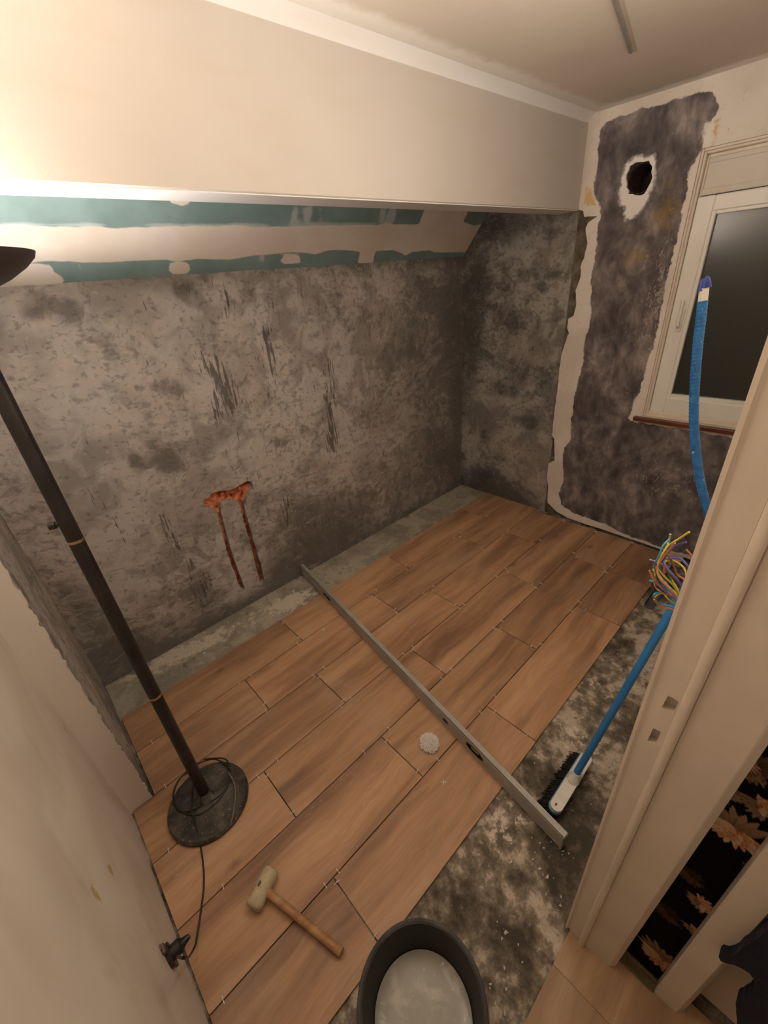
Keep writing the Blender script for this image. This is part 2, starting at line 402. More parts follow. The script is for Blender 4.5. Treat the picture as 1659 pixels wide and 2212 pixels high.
M_jamb = flat('cream_gloss_paint', (.74, .64, .53, 1), .38, var=.05, scale=5, bump=.1)
M_black = flat('black_lamp_metal', (.018, .015, .013, 1), .38, var=.4, scale=12)
M_brick = None
t = NT('raw_red_brick'); n1 = t.noise(26, 4, .6); n2 = t.noise(120, 4, .7)
c = t.ramp(n1, [(.32, (.10, .022, .012)), (.44, (.46, .12, .05)), (.56, (.74, .27, .14)), (.75, (.75, .42, .28))])
c = t.mix(t.math('MULTIPLY', t.step(n2, .56, .72), .8), c, (.10, .03, .02, 1))
sz = t.n('ShaderNodeSeparateXYZ'); t.L(t.co, sz.inputs[0])
c = t.mix(t.math('MULTIPLY', t.step(t.math('ADD', sz.outputs[2], t.math('MULTIPLY', n1, .1)), .60, .54), .65), c, (.13, .030, .016, 1)); t.bump(n2, .8, .006); M_brick = t.done(c, .9, spec=.1)

# ------------------------------------------------------------------ wall_back: the long cement wall with two chases
FB = ((0, YB, 0), (1, 0, 0), (0, 0, 1), (0, -1, 0))
chase_px = [(438, 1084), (462, 1063), (478, 1060), (492, 1059), (510, 1053), (530, 1040), (544, 1040), (541, 1060), (533, 1077), (528, 1090),
            (533, 1115), (541, 1140), (549, 1170), (556, 1195), (565, 1225), (571, 1254), (563, 1260), (554, 1228), (546, 1195), (537, 1160),
            (528, 1130), (520, 1100), (516, 1087), (505, 1079), (490, 1081), (479, 1087), (477, 1100), (484, 1130), (493, 1165), (502, 1195),
            (513, 1228), (523, 1252), (529, 1276), (518, 1266), (503, 1228), (493, 1200), (484, 1167), (475, 1132), (467, 1102), (452, 1097)]
chase = subdiv(pxpoly(chase_px, 1, YB, 0, 2), .018, .0025)
blots = [(140, 660, 45, 30, .8), (90, 670, 60, 30, .6), (235, 760, 20, 40, .8), (160, 700, 60, 30, .5), (350, 830, 40, 16, 1), (385, 845, 30, 12, .8), (290, 995, 16, 22, 1.3),
         (350, 985, 40, 24, 1.2), (370, 1010, 30, 18, 1.1), (332, 958, 14, 10, 1.1), (450, 970, 20, 18, .9), (605, 955, 25, 18, 1), (640, 1110, 60, 40, .9), (660, 1190, 60, 50, .9),
         (620, 1230, 60, 40, .8), (740, 1130, 60, 60, .8), (860, 1080, 70, 60, .6), (700, 1180, 50, 30, .9), (170, 1290, 50, 60, .9), (230, 1400, 70, 70, 1.2), (330, 1400, 60, 40, .7), (430, 1280, 50, 60, .8),
         (500, 1330, 80, 26, .8), (60, 1080, 40, 80, .5), (400, 625, 30, 20, 1.2), (930, 640, 60, 60, .7), (930, 900, 70, 140, .55), (760, 690, 60, 60, .5), (870, 760, 60, 60, .6),
         (960, 1000, 40, 60, .6), (800, 900, 50, 50, .5), (975, 700, 30, 140, .6), (560, 1080, 30, 50, .5), (480, 940, 20, 20, .8), (530, 1010, 30, 20, .5), (990, 850, 16, 250, .7)]
streaks = [(455, 790, 22, 45, 1), (490, 850, 26, 62, 1.5), (472, 895, 12, 30, 1.3), (575, 725, 14, 50, 1.1), (590, 790, 12, 60, 1.2), (580, 840, 10, 50, .8), (715, 800, 12, 90, .9), (712, 900, 14, 75, 1.5),
           (720, 955, 14, 22, 1.1), (495, 650, 9, 28, 1.4), (485, 665, 12, 12, .9), (400, 630, 12, 18, 1.2), (360, 1130, 14, 30, 1.1), (378, 1170, 12, 40, 1.2), (430, 1190, 8, 20, 1), (415, 1230, 12, 30, .9),
           (450, 1260, 16, 30, 1), (430, 1290, 16, 40, 1), (620, 1120, 18, 50, .9), (520, 1060, 10, 40, .8), (700, 1120, 30, 40, .8), (270, 1180, 12, 40, .8), (255, 1150, 8, 40, .7), (540, 1045, 10, 16, 1), (880, 680, 12, 20, .7), (610, 1060, 12, 60, .6)]
def gsum(lst, ax, val):
    g = []
    for (x, y, rx, ry, s) in lst:
        c0 = on((x, y), ax, val); a = on((x+rx, y), ax, val)-c0; b = on((x, y+ry), ax, val)-c0
        g.append((c0, max(.01, a.length), max(.01, b.length), s))
    return g
GB = gsum(blots, 1, YB); GS = gsum(streaks, 1, YB)
def field(G, iu):
    def fn(u, v_):
        s = 0
        for c0, ra, rb, k in G:
            q = ((u-c0[iu])/ra)**2+((v_-c0[2])/rb)**2
            if q < 9: s += k*math.exp(-q)
        return min(s, 1.6)
    return fn
fb = field(GB, 0); fs = field(GS, 0)
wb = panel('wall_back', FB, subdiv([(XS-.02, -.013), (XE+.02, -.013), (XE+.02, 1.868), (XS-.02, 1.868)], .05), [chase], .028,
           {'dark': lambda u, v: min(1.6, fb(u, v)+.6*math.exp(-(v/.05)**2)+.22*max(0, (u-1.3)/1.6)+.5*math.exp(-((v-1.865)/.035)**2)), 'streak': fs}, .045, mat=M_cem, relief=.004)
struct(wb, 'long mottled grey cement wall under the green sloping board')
bm = bmesh.new(); box(bm, (.0, YB+.030, .1), (1.3, YB+.12, .9)); br = obj('exposed_brick', bm, M_brick, wb); br['label'] = 'orange brick exposed in the chases'

# end wall of the recess
FE = ((XE, 0, 0), (0, 1, 0), (0, 0, 1), (-1, 0, 0))
GB2 = gsum([(1030, 620, 30, 130, 1), (1020, 760, 20, 90, .9), (1045, 1040, 40, 30, 1.2), (1110, 700, 30, 20, 1), (1170, 620, 16, 20, 1.1), (1200, 590, 14, 14, 1.1), (1080, 840, 16, 16, 1.1), (1110, 850, 14, 14, 1.1),
            (1140, 910, 24, 12, 1), (1150, 915, 14, 14, 1), (1180, 820, 24, 30, 1), (1110, 1060, 60, 30, 1.2), (1075, 485, 40, 25, 1), (1190, 500, 40, 30, .7), (1045, 940, 14, 20, 1), (1120, 800, 50, 40, .6)], 0, XE)
fe = field(GB2, 1)
kz = lambda y: 1.865+(YB-y)*1.16
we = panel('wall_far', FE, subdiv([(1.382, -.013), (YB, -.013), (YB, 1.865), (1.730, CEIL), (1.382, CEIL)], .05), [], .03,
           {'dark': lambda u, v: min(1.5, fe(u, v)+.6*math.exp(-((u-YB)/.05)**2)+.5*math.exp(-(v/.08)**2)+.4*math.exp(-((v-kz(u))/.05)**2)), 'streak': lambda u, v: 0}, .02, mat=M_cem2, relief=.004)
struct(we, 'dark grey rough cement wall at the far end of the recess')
bm = bmesh.new(); lathe(bm, [(0, -.012), (.007, -.012), (.007, .002), (.0035, .002), (.0035, -.008), (0, -.008)], 12)
plug0 = obj('wall_plug', bm, flat('grey_plug', (.35, .30, .25, 1), .6))
plug0.matrix_world = Matrix.Translation(on((1073, 842), 0, XE-.002)) @ Matrix.Rotation(-math.pi/2, 4, 'Y')
tag(plug0, 'grey plastic wall plug in the far cement wall, left of two', 'wall plug', 'wall plugs in the far cement wall')
p1 = plug0.copy(); C.objects.link(p1); p1.matrix_world = Matrix.Translation(on((1110, 844), 0, XE-.002)) @ Matrix.Rotation(-math.pi/2, 4, 'Y')
p1['label'] = 'grey plastic wall plug in the far cement wall, right of two'

# masonry seen in the gap between the end wall and the window wall sheet
t = NT('raw_gap_masonry'); n1 = t.noise(9, 5, .6); n2 = t.noise(60, 4, .6)
c = t.ramp(n1, [(.35, (.07, .058, .040)), (.55, (.16, .135, .095)), (.7, (.27, .22, .16))]); t.bump(n2, .8, .01); M_gap = t.done(c, .95)
bm = bmesh.new(); box(bm, (XE+.004, 1.20, -.013), (XE+.08, 1.386, CEIL)); g_ = obj('trim_1', bm, M_gap); struct(g_, 'brownish raw masonry strip between the far wall and the loose plaster edge')

# ------------------------------------------------------------------ wall_window: plaster sheet with ragged left edge, vent hole and window opening
left_px = [(1291, 467), (1270, 481), (1265, 493), (1267, 512), (1269, 525), (1262, 557), (1254, 576), (1254, 598), (1243, 628), (1245, 655), (1239, 682), (1227, 689), (1225, 708),
           (1229, 720), (1220, 743), (1211, 772), (1209, 790), (1202, 852), (1198, 888), (1191, 925), (1192, 941), (1197, 948), (1198, 995), (1184, 1001), (1179, 1030), (1184, 1048),
           (1183, 1086), (1202, 1105), (1224, 1118), (1266, 1133), (1300, 1143)]
L2 = pxpoly(left_px, 0, XW, 1, 2)
L2 = [(min(a, 1.375), max(b, .002)) for a, b in L2]
WY0, WY1, WZ0, WZ1 = .10, .806, .895, 2.188
outl = [(1.374, CEIL), (1.374, 2.03), (1.345, 2.02), (1.335, 1.99)]+L2+[(YD, .003), (YD, CEIL)]
outl_s = []
for i, p in enumerate(outl):
    q = outl[(i+1) % len(outl)]; n = max(1, int(math.hypot(q[0]-p[0], q[1]-p[1])/.02)); rag = 3 <= i < len(L2)+3
    for k in range(n):
        t_ = k/n; j = (random.uniform(-.003, .003) if (rag and k) else 0)
        outl_s.append((p[0]+(q[0]-p[0])*t_+j, p[1]+(q[1]-p[1])*t_+abs(j)*.5))
hole_px = [(1352, 384), (1353, 376), (1358, 368), (1360, 359), (1367, 355), (1372, 351), (1385, 350), (1402, 347), (1404, 353), (1409, 360), (1407, 372), (1409, 384), (1405, 395), (1401, 402), (1396, 412), (1391, 419), (1384, 422), (1375, 422), (1366, 419), (1357, 419), (1358, 411), (1353, 405), (1354, 396)]
hole = pxpoly(hole_px, 0, XW, 1, 2)
grey_px = [(1295, 272), (1320, 258), (1355, 245), (1390, 234), (1430, 225), (1470, 214), (1508, 200), (1540, 203), (1549, 222), (1552, 240), (1535, 262), (1521, 285), (1519, 312), (1502, 342), (1486, 372), (1482, 410), (1475, 443), (1469, 479), (1460, 524), (1449, 569), (1437, 623),
           (1428, 678), (1416, 735), (1404, 770), (1390, 816), (1370, 868), (1358, 905), (1373, 911), (1480, 928), (1598, 946), (1640, 952), (1640, 1240), (1440, 1188), (1400, 1172), (1330, 1146), (1311, 1134), (1275, 1122), (1235, 1106), (1211, 1091),
           (1208, 1069), (1217, 1033), (1215, 997), (1219, 968), (1233, 952), (1233, 907), (1238, 888), (1241, 856), (1247, 825), (1259, 784), (1262, 746), (1265, 726), (1273, 710), (1277, 672), (1273, 655), (1280, 628), (1275, 606), (1281, 576), (1286, 541),
           (1288, 525), (1292, 496), (1299, 471), (1297, 450), (1285, 420), (1283, 390), (1290, 350), (1291, 320), (1294, 300)]
grey = [(a, b) for a, b in pxpoly(grey_px, 0, XW, 1, 2)]
P0 = lambda L: pxpoly(L, 0, XW, 1, 2)
yellow = [P0([(1415, 440), (1440, 420), (1470, 412), (1474, 440), (1450, 500), (1420, 510), (1402, 480)]), P0([(1345, 540), (1390, 532), (1403, 545), (1400, 570), (1365, 582), (1335, 570)]), P0([(1440, 370), (1458, 366), (1450, 420), (1436, 410)])]
whitep = [P0([(1340, 402), (1345, 370), (1352, 352), (1375, 336), (1416, 335), (1417, 360), (1413, 400), (1396, 440), (1378, 465), (1345, 482), (1350, 455), (1334, 432)]),
          P0([(1524, 258), (1542, 262), (1540, 300), (1528, 318), (1516, 310), (1520, 285)])]
ochre = [P0([(1541, 258), (1556, 254), (1556, 275), (1547, 312), (1538, 316), (1543, 290)]), P0([(1266, 398), (1274, 402), (1283, 430), (1289, 446), (1276, 447), (1262, 440)]), P0([(1512, 330), (1516, 322), (1512, 345), (1508, 345)])]
FW = ((XW, 0, 0), (0, 1, 0), (0, 0, 1), (-1, 0, 0))
cap = lambda s: max(-.15, min(.15, s))
ww = panel('wall_window', FW, outl_s, [subdiv(hole, .012, .0012), subdiv([(WY0, WZ0), (WY1, WZ0), (WY1, WZ1), (WY0, WZ1)], .05)], .022,
           {'grey': lambda u, v: cap(sdf(grey, u, v)), 'yellow': lambda u, v: cap(sdfs(yellow, u, v)), 'white': lambda u, v: cap(sdfs(whitep, u, v)), 'ochre': lambda u, v: cap(sdfs(ochre, u, v)),
            'scuff': lambda u, v: math.exp(-((u-.82)/.16)**2-((v-1.5)/.45)**2)+.8*math.exp(-((u-.6)/.3)**2-((v-.5)/.2)**2)}, .014, mat=M_win_wall)
struct(ww, 'smeared dark grey window wall with white ragged plaster borders')
# masonry body behind the sheet (closed behind it, open at window and hole)
bm = bmesh.new()
hc = on((1382, 385), 0, XW)
for a, b in (((1.375, -.013), (.95, 1.19)), ((1.375, 2.03), (.95, CEIL)), ((1.375, 1.19), (1.15, 2.03)), ((.95, -.013), (WY0, WZ0-.03)), ((.95, WZ1+.02), (WY0, CEIL)), ((.95, WZ0-.03), (WY1+.02, WZ1+.02)), ((WY0-.1, -.013), (WY0, CEIL))):
    box(bm, (XW+.016, min(a[0], b[0]), min(a[1], b[1])), (XW+.12, max(a[0], b[0]), max(a[1], b[1])))
box(bm, (XW+.016, .95, 1.19), (XW+.12, 1.15, 2.03))
bm2 = bm
o_ = obj('wall_outer', bm2, M_gap); struct(o_)
# hollow for the vent: carve by boolean
cb = bmesh.new(); lathe(cb, [(0, -.01), (.068, -.01), (.060, .30), (0, .30)], 24)
cut = obj('vent_cutter', cb, M_gap); cut.matrix_world = Matrix.Translation((XW+.0, hc.y, hc.z)) @ Matrix.Rotation(math.pi/2, 4, 'Y')
bm = bmesh.new(); lathe(bm, [(.0, .235), (.070, .235), (.070, .016), (.062, .016), (.060, .225), (0, .225)], 28)
t = NT('sooty_masonry'); n1 = t.noise(30, 5, .65)  # dark brick tones inside the vent hole
c = t.ramp(n1, [(.35, (.012, .007, .004)), (.6, (.05, .022, .012)), (.75, (.16, .05, .02))]); t.bump(n1, 1, .02); M_vent_brick = t.done(c, .95)  # near-black to red-brown brick tones lining the hole
vh = obj('vent_hole', bm, M_vent_brick); vh.matrix_world = Matrix.Translation((XW+.0, hc.y, hc.z)) @ Matrix.Rotation(math.pi/2, 4, 'Y')
vh.parent = ww; vh['label'] = 'dark round hole broken through the wall'
me_ = o_.data
bb = bmesh.new(); bb.from_mesh(me_)       # drop the block that held the hole and rebuild it as a frame round it
bb.free()
md = o_.modifiers.new('cut', 'BOOLEAN'); md.object = cut; md.operation = 'DIFFERENCE'; md.solver = 'EXACT'
dg = bpy.context.evaluated_depsgraph_get(); me2 = bpy.data.meshes.new_from_object(o_.evaluated_get(dg)); o_.modifiers.clear(); o_.data = me2
bpy.data.objects.remove(cut)
o_.name = 'trim_2'; o_['label'] = 'masonry behind the window wall plaster'; o_['category'] = 'trim'

# window ----------------------------------------------------------------------
win = bpy.data.objects.new('window_1', None); C.objects.link(win); win.location = (XW, .45, WZ0); win['kind'] = 'structure'; win['label'] = 'white framed tilting window with dark night glass'; win['category'] = 'window'
def wpart(name, bm, mat, **k):
    o = obj(name, bm, mat, None, **k); o.parent = win; o.matrix_parent_inverse = Matrix.Translation(-win.location); return o
def yzframe(bm, x0, x1, ya, yb, za, zb, wl, wr, wb_, wt, bev=.003):
    box(bm, (x0, yb-wl, za), (x1, yb, zb), bev); box(bm, (x0, ya, za), (x1, ya+wr, zb), bev)
    box(bm, (x0, ya+wr, za), (x1, yb-wl, za+wb_), bev); box(bm, (x0, ya+wr, zb-wt), (x1, yb-wl, zb), bev)
bm = bmesh.new()
yzframe(bm, XW+.022, XW+.10, WY0, WY1, WZ0, WZ1, .020, .02, .030, .022)
yzframe(bm, XW+.006, XW+.022, WY0, WY1-.000, WZ0+.0, WZ1, .010, .01, .012, .012)
yzframe(bm, XW+.045, XW+.10, WY0+.02, WY1-.02, WZ0+.03, WZ1-.022, .010, .01, .012, .016)
wpart('window_frame', bm, M_jamb)
bm = bmesh.new(); yb = .784; box(bm, (XW+.050, WY0+.02, 2.008), (XW+.10, yb-.008, 2.146), .003); box(bm, (XW+.038, WY0+.02, 2.002), (XW+.10, yb-.006, 2.030), .003); box(bm, (XW+.044, WY0+.02, 2.13), (XW+.10, yb-.008, 2.15), .002)
wpart('head_panel', bm, plaster_mat('dusty_head_panel', (.76, .71, .62, 1), .2))
bm = bmesh.new(); yzframe(bm, XW+.030, XW+.085, WY0+.03, yb, .922, 1.998, .075, .07, .090, .066, .004)
yzframe(bm, XW+.036, XW+.080, WY0+.09, yb-.070, .985+.02, 1.998-.061, .022, .02, .030, .020, .003)
sash = wpart('sash', bm, M_white)
for nm, pts in (('corner', 0),):
    pass
bm = bmesh.new(); box(bm, (XW+.058, WY0+.09, 1.03), (XW+.064, yb-.085, 1.93))
t = NT('night_glass'); t.done((.030, .034, .028, 1), .22, spec=.5); t.b.inputs['IOR'].default_value = 1.55; M_glass = t.m
wpart('pane', bm, M_glass)
bm = bmesh.new(); hy = .735
zt = 1.495
box(bm, (XW+.020, hy-.016, zt-.115), (XW+.031, hy+.010, zt+.02), .004, 2)
tube(bm, smoothpath([(XW+.022, hy-.003, zt-.085), (XW+.006, hy-.003, zt-.085), (XW-.004, hy-.003, zt-.078), (XW-.008, hy-.003, zt-.05), (XW-.008, hy-.003, zt+.03), (XW-.006, hy-.003, zt+.045)], 5), .0085, 10)
hd_ = wpart('window_handle', bm, M_white, auto=40)
bm = bmesh.new(); box(bm, (XW-.028, WY0-.02, .866), (XW+.03, .850, .890), .003, 2)
sill = wpart('window_sill', bm, flat('oxblood_paint', (.135, .030, .014, 1), .35, var=.25, scale=8)); sill['label'] = 'dark red painted sill board'
bm = bmesh.new(); box(bm, (XW+.02, WY0, .888), (XW+.05, .80, .903), .002); wpart('sill_bead', bm, M_jamb)
# night outside: unseen dark backing box added behind the opaque pane
bm = bmesh.new(); box(bm, (XW+.101, WY0-.02, .86), (XW+.13, WY1+.02, 2.2)); wpart('shutter', bm, flat('dark_roller_shutter', (.02, .022, .02, 1), .8))  # added unseen dark backing, not a roller shutter

# ------------------------------------------------------------------ sloping green board, header, ceiling
sl = Vector((0, -1, 1.16)).normalized(); nrm = Vector((0, -1.16, -1)).normalized()
O_s = Vector((0, YB, 1.865))
def sl_uv(p):
    d = Vector(ray(p)); e = Vector(EYE); t_ = (O_s-e).dot(nrm)/d.dot(nrm); q = e+d*t_-O_s; return (q.x, q.dot(sl))
SP = lambda L: [sl_uv(p) for p in L]
fill = [SP([(-200, 485), (0, 487), (100, 489), (225, 491), (255, 493), (300, 490), (420, 488), (500, 488), (580, 490), (640, 488), (700, 488), (760, 487), (815, 486), (835, 480), (850, 484), (905, 484), (922, 440), (1008, 440), (1010, 462), (1000, 478), (1020, 487), (1045, 485), (1060, 500), (1030, 512), (1010, 545), (940, 545),
               (926, 541), (890, 544), (876, 552), (850, 540), (830, 541), (812, 542), (806, 566), (795, 570), (773, 568), (778, 545), (745, 540), (705, 541), (680, 550), (650, 545), (620, 545), (560, 551), (500, 560), (400, 561), (290, 563), (240, 567), (180, 566), (112, 563), (60, 566), (-200, 570)]),
        SP([(363, 580), (370, 568), (388, 564), (408, 570), (413, 583), (408, 591), (385, 594), (366, 590)]),
        SP([(-100, 560), (105, 572), (122, 590), (138, 600), (140, 611), (115, 625), (-100, 630)]),
        SP([(604, 561), (618, 548), (650, 553), (648, 568), (612, 571)]),
        SP([(360, 425), (418, 425), (413, 435), (398, 444), (385, 441), (366, 436)])]
feather = [SP([(-200, 478), (0, 483), (55, 480), (105, 484), (195, 482), (230, 486), (250, 494), (285, 489), (340, 481), (420, 483), (575, 483), (590, 491), (625, 484), (635, 445), (648, 445), (642, 475), (655, 478), (652, 450), (675, 440), (678, 460), (668, 478), (700, 481), (830, 482), (845, 440), (860, 440), (850, 484), (800, 492), (0, 495), (-200, 495)]),
           SP([(818, 484), (822, 450), (836, 445), (830, 482)]), SP([(690, 450), (696, 448), (694, 470), (689, 472)]),
           SP([(173, 570), (180, 590), (176, 591), (170, 573)]), SP([(200, 580), (210, 592), (206, 592)]), SP([(560, 548), (568, 545), (572, 562), (562, 566)])]
gs = panel('ceiling_slope', (O_s, (1, 0, 0), sl, nrm), subdiv([(-.9, -.004), (XE, -.004), (XE, .77), (-.9, .77)], .05), [], .02,
           {'fill': lambda u, v: cap(sdfs(fill, u, v)), 'feather': lambda u, v: cap(sdfs(feather, u, v))}, .015, mat=M_green)
struct(gs, 'sloping green moisture-resistant plasterboard with plastered joints')
bm = bmesh.new(); box(bm, (-.95, HY0, HZ), (XE, HY1, CEIL+.05), .004, 1)
hb = obj('trim_3', bm, M_header); struct(hb, 'smooth plastered header beam hanging from the ceiling')
bm = bmesh.new(); box(bm, (-.95, HY0+.004, HZ-.003), (XE-.002, HY1-.003, HZ+.003), .001); o2 = obj('soffit', bm, M_strip, hb); o2['label'] = 'white primed underside of the beam'
stain = [[(1.9, .85), (2.2, .85), (2.2, 1.0), (1.9, 1.0)]]
FC = ((0, 0, CEIL), (1, 0, 0), (0, 1, 0), (0, 0, -1))
cl = panel('ceiling', FC, subdiv([(-1.0, -1.25), (XE+.1, -1.25), (XE+.1, 1.78), (-1.0, 1.78)], .2), [], .05,
           {'white': lambda u, v: max(-.15, .11-abs(HY0-v), .075-abs(XW-u))}, .03, mat=M_ceil)
struct(cl, 'cream plastered ceiling')
# rounded cove of filler along ceiling joints
bm = bmesh.new()
for k in range(8):
    pass
n_ = 60
prof = [(0, 0), (0, -.035), (-.012, -.012), (-.035, 0)]
rows = [[bm.verts.new((-.95+(XW+.95)*i/n_, HY0+a+random.uniform(-.002, .002)*(1 if a and b else 0), CEIL+b)) for a, b in prof] for i in range(n_+1)]
for r0, r1 in zip(rows[:-1], rows[1:]):
    for k in range(3): bm.faces.new((r0[k], r1[k], r1[k+1], r0[k+1]))
struct(obj('trim_4', bm, M_strip, auto=60), 'rounded white filler along the header and ceiling joint')

# ceiling cable stub
a, b = on((1300, -95), 2, CEIL-.003), on((1363, 112), 2, CEIL-.003)
bm = bmesh.new(); tube(bm, [a, a.lerp(b, .5), b.lerp(a, .02), b], lambda s: .0075 if s < .99 else .006, 12)
tag(obj('ceiling_conduit', bm, flat('dusty_grey_conduit', (.30, .27, .24, 1), .7), auto=50), 'short grey conduit fixed flat to the ceiling near the window', 'conduit')

# ------------------------------------------------------------------ left side walls
yel = [pxpoly(L, 0, XL, 1, 2) for L in ([(192, 1900), (204, 1905), (220, 1940), (228, 1958), (215, 1950), (198, 1925)], [(197, 1828), (206, 1838), (214, 1852), (204, 1860), (203, 1845)], [(228, 1858), (240, 1868), (250, 1895), (240, 1893), (232, 1875)], [(252, 1985), (262, 2000), (256, 2001)], [(130, 1550), (150, 1590), (140, 1580)])]
box_c = on((362, 2068), 0, XL)
FL = ((XL, 0, 0), (0, 1, 0), (0, 0, 1), (1, 0, 0))
wl = panel('wall_left', FL, subdiv([(-1.25, -.013), (YS+.002, -.013), (YS+.002, CEIL), (-1.25, CEIL)], .08), [], .03,
           {'yellow': lambda u, v: cap(sdfs(yel, u, v))}, .03, mat=M_near, relief=.0025)
struct(wl, 'cream plastered near left wall with yellow glue stains')
# stub wall: plaster face towards camera, cement face into the recess, crumbly arris
FS = ((0, YS, 0), (1, 0, 0), (0, 0, 1), (0, -1, 0))
edge = []
z = -.013
while z < HZ+.3:
    edge.append((XS+random.uniform(-.005, .002), z)); z += .012
st = panel('wall_stub', FS, [(XL-.06, -.013)]+edge+[(XS, CEIL), (XL-.06, CEIL)], [], .03, {}, .012, mat=M_pl, relief=.002)
struct(st, 'short plastered return of the left wall beside the floor lamp')
FR = ((XS-.001, 0, 0), (0, 1, 0), (0, 0, 1), (1, 0, 0))
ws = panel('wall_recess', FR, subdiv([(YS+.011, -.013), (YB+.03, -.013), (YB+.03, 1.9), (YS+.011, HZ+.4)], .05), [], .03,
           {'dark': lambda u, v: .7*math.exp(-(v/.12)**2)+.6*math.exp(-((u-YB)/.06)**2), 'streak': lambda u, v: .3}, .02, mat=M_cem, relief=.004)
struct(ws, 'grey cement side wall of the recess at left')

# ------------------------------------------------------------------ floors
crust_g = gsum([(370, 1420, 60, 22, 1), (450, 1385, 60, 20, 1), (290, 1455, 40, 20, .6), (560, 1330, 60, 20, .6), (660, 1290, 50, 20, .8), (620, 1300, 30, 20, .9), (1080, 1750, 70, 50, .5), (1260, 1480, 60, 60, .4), (1200, 1560, 60, 50, .5), (1100, 1800, 60, 60, .4), (1280, 1620, 40, 60, .6)], 2, -.012)
def crust(u, v):
    s = 0
    for c0, ra, rb, k in crust_g:
        q = ((u-c0[0])/ra)**2+((v-c0[1])/rb)**2
        if q < 9: s += k*math.exp(-q)
    return .34*min(s, 1.2)
flr = panel('floor', ((0, 0, -.012), (1, 0, 0), (0, 1, 0), (0, 0, 1)), subdiv([(-.30, .055), (XE+.1, .055), (XE+.1, YB+.1), (-.30, YB+.1)], .1), [], .04,
            {'crust': crust, 'pale': lambda u, v: .06 if v > 1.7 else -.15}, .03, mat=M_conc)
struct(flr, 'raw patchy concrete floor around the laid tiles')
RY = [.4388, .6898, .9398, 1.190, 1.438, 1.691, 1.940]
JX = [[.119, .627, 1.136, 1.389], [.378, .8835, 1.392], [.125, .6325, 1.143], [-.133, .376, .8795, 1.386], [.2195, .726, 1.231], [.4245, .929, 1.430]]
bm = bmesh.new(); tid = bm.faces.layers.float.new('tid'); gapw = .0019
for r in range(6):
    xs0 = (-.0835 if r >= 4 else -.131)*1.78; xs1 = (1.646*1.78 if RY[r] > 1.36 else 1.626*1.78)
    xs = [xs0]+[j*1.78 for j in JX[r] if j*1.78 > xs0+.03]+[xs1]
    for a, b in zip(xs[:-1], xs[1:]):
        nb = bmesh.new(); box(nb, (a+gapw, RY[r]+gapw, -.0095), (b-gapw, RY[r+1]-gapw, 0), .0006)
        rv = random.random(); m0 = {}
        dz = random.uniform(-.0004, .0004)
        for v0 in nb.verts: m0[v0] = bm.verts.new(v0.co+Vector((0, 0, dz)))
        for f0 in nb.faces:
            f1 = bm.faces.new([m0[v0] for v0 in f0.verts]); f1[tid] = rv
        nb.free()
tf = obj('tile_floor', bm, M_wood); struct(tf, 'wood-look porcelain tiles laid loose in six staggered rows')
bm = bmesh.new(); tid = bm.faces.layers.float.new('tid')
x = -.24; k = 0
# hall laminate: boards run across the doorway direction of the hall
ang = math.radians(0)
hy0 = -1.25
for i in range(9):
    xa = -1.0+i*.193
    y = hy0-(.31*i % .9)
    while y < .06:
        y2 = min(y+1.28, .068)
        nb = bmesh.new(); box(nb, (xa+.0004, max(y, hy0)+.0004, -.010), (xa+.1926, y2-.0004, 0.0), .0004)
        rv = random.random(); m0 = {}
        if y2 > hy0+.01:
            for v0 in nb.verts: m0[v0] = bm.verts.new(v0.co)
            for f0 in nb.faces: bm.faces.new([m0[v0] for v0 in f0.verts])[tid] = rv
        nb.free(); y += 1.28
hf = obj('floor_hall', bm, M_lam); struct(hf, 'light oak laminate floor in the hall')
bm = bmesh.new(); box(bm, (-1.0, -1.25, -.05), (1.6, .058, -.0105)); struct(obj('trim_5', bm, M_conc))

# ------------------------------------------------------------------ door wall, door frames and wallpaper
bm = bmesh.new(); box(bm, (.675, -.045, -.012), (XE+.1, YD, CEIL)); struct(obj('wall_right', bm, M_pl), 'plastered wall between this room and the hall')
bm = bmesh.new(); box(bm, (XL, -.045, 2.39), (.675, YD, CEIL)); struct(obj('wall_lintel', bm, M_pl), 'plastered wall above the doorway')
def lean(poly, ks, z): return [(p[0], p[1]+k*z) for p, k in zip(poly, ks)]
door = bpy.data.objects.new('door_1', None); C.objects.link(door); door['kind'] = 'structure'; door['label'] = 'cream painted door frame without a door, strike plate cut-outs in it'; door['category'] = 'door'
ZT = 2.37
# jamb: plan outline, with rebate, stop bead and hall side
def jamb(name, poly, ks, holes=None, z0=0.0):
    bm = bmesh.new(); prism(bm, poly, z0, ZT, lean(poly, ks, ZT))
    return bm
reb = [(.6449, .0800), (.6500, .0728), (.6480, .0400), (.700, .0400), (.700, .0800)]
kr = [-.004, -.006, -.012, -.012, -.004]
# the rebate face carries two square strike plate recesses: build its face as a sheet with real holes
bm = bmesh.new()
def P3(y, z, x=None):
    s = (y-.0400)/(.0728-.0400); s = max(0, min(1, s)); k = -.012+(.006)*s
    return Vector(((.6480+.0020*s) if x is None else x, y+k*z, z))
def px_to_yz(p):
    q = on(p, 0, .649); s = 0
    y = q.y; 
    for _ in range(5):
        s = max(0, min(1, (y-.04)/.0328)); k = -.012+.006*s; y = q.y-k*q.z
    return (y, q.z)
def strike(pts): return [px_to_yz(p) for p in pts]
s1 = strike([(1443, 1503), (1467, 1515), (1454, 1541), (1429, 1529)]); s2 = strike([(1411, 1573), (1428, 1581), (1415, 1608), (1398, 1601)])
faceloop = subdiv([(.0400, 0), (.0728, 0), (.0728, ZT), (.0400, ZT)], .1)
vc = [Vector(p) for p in faceloop]; ed = [(i, (i+1) % len(vc)) for i in range(len(vc))]
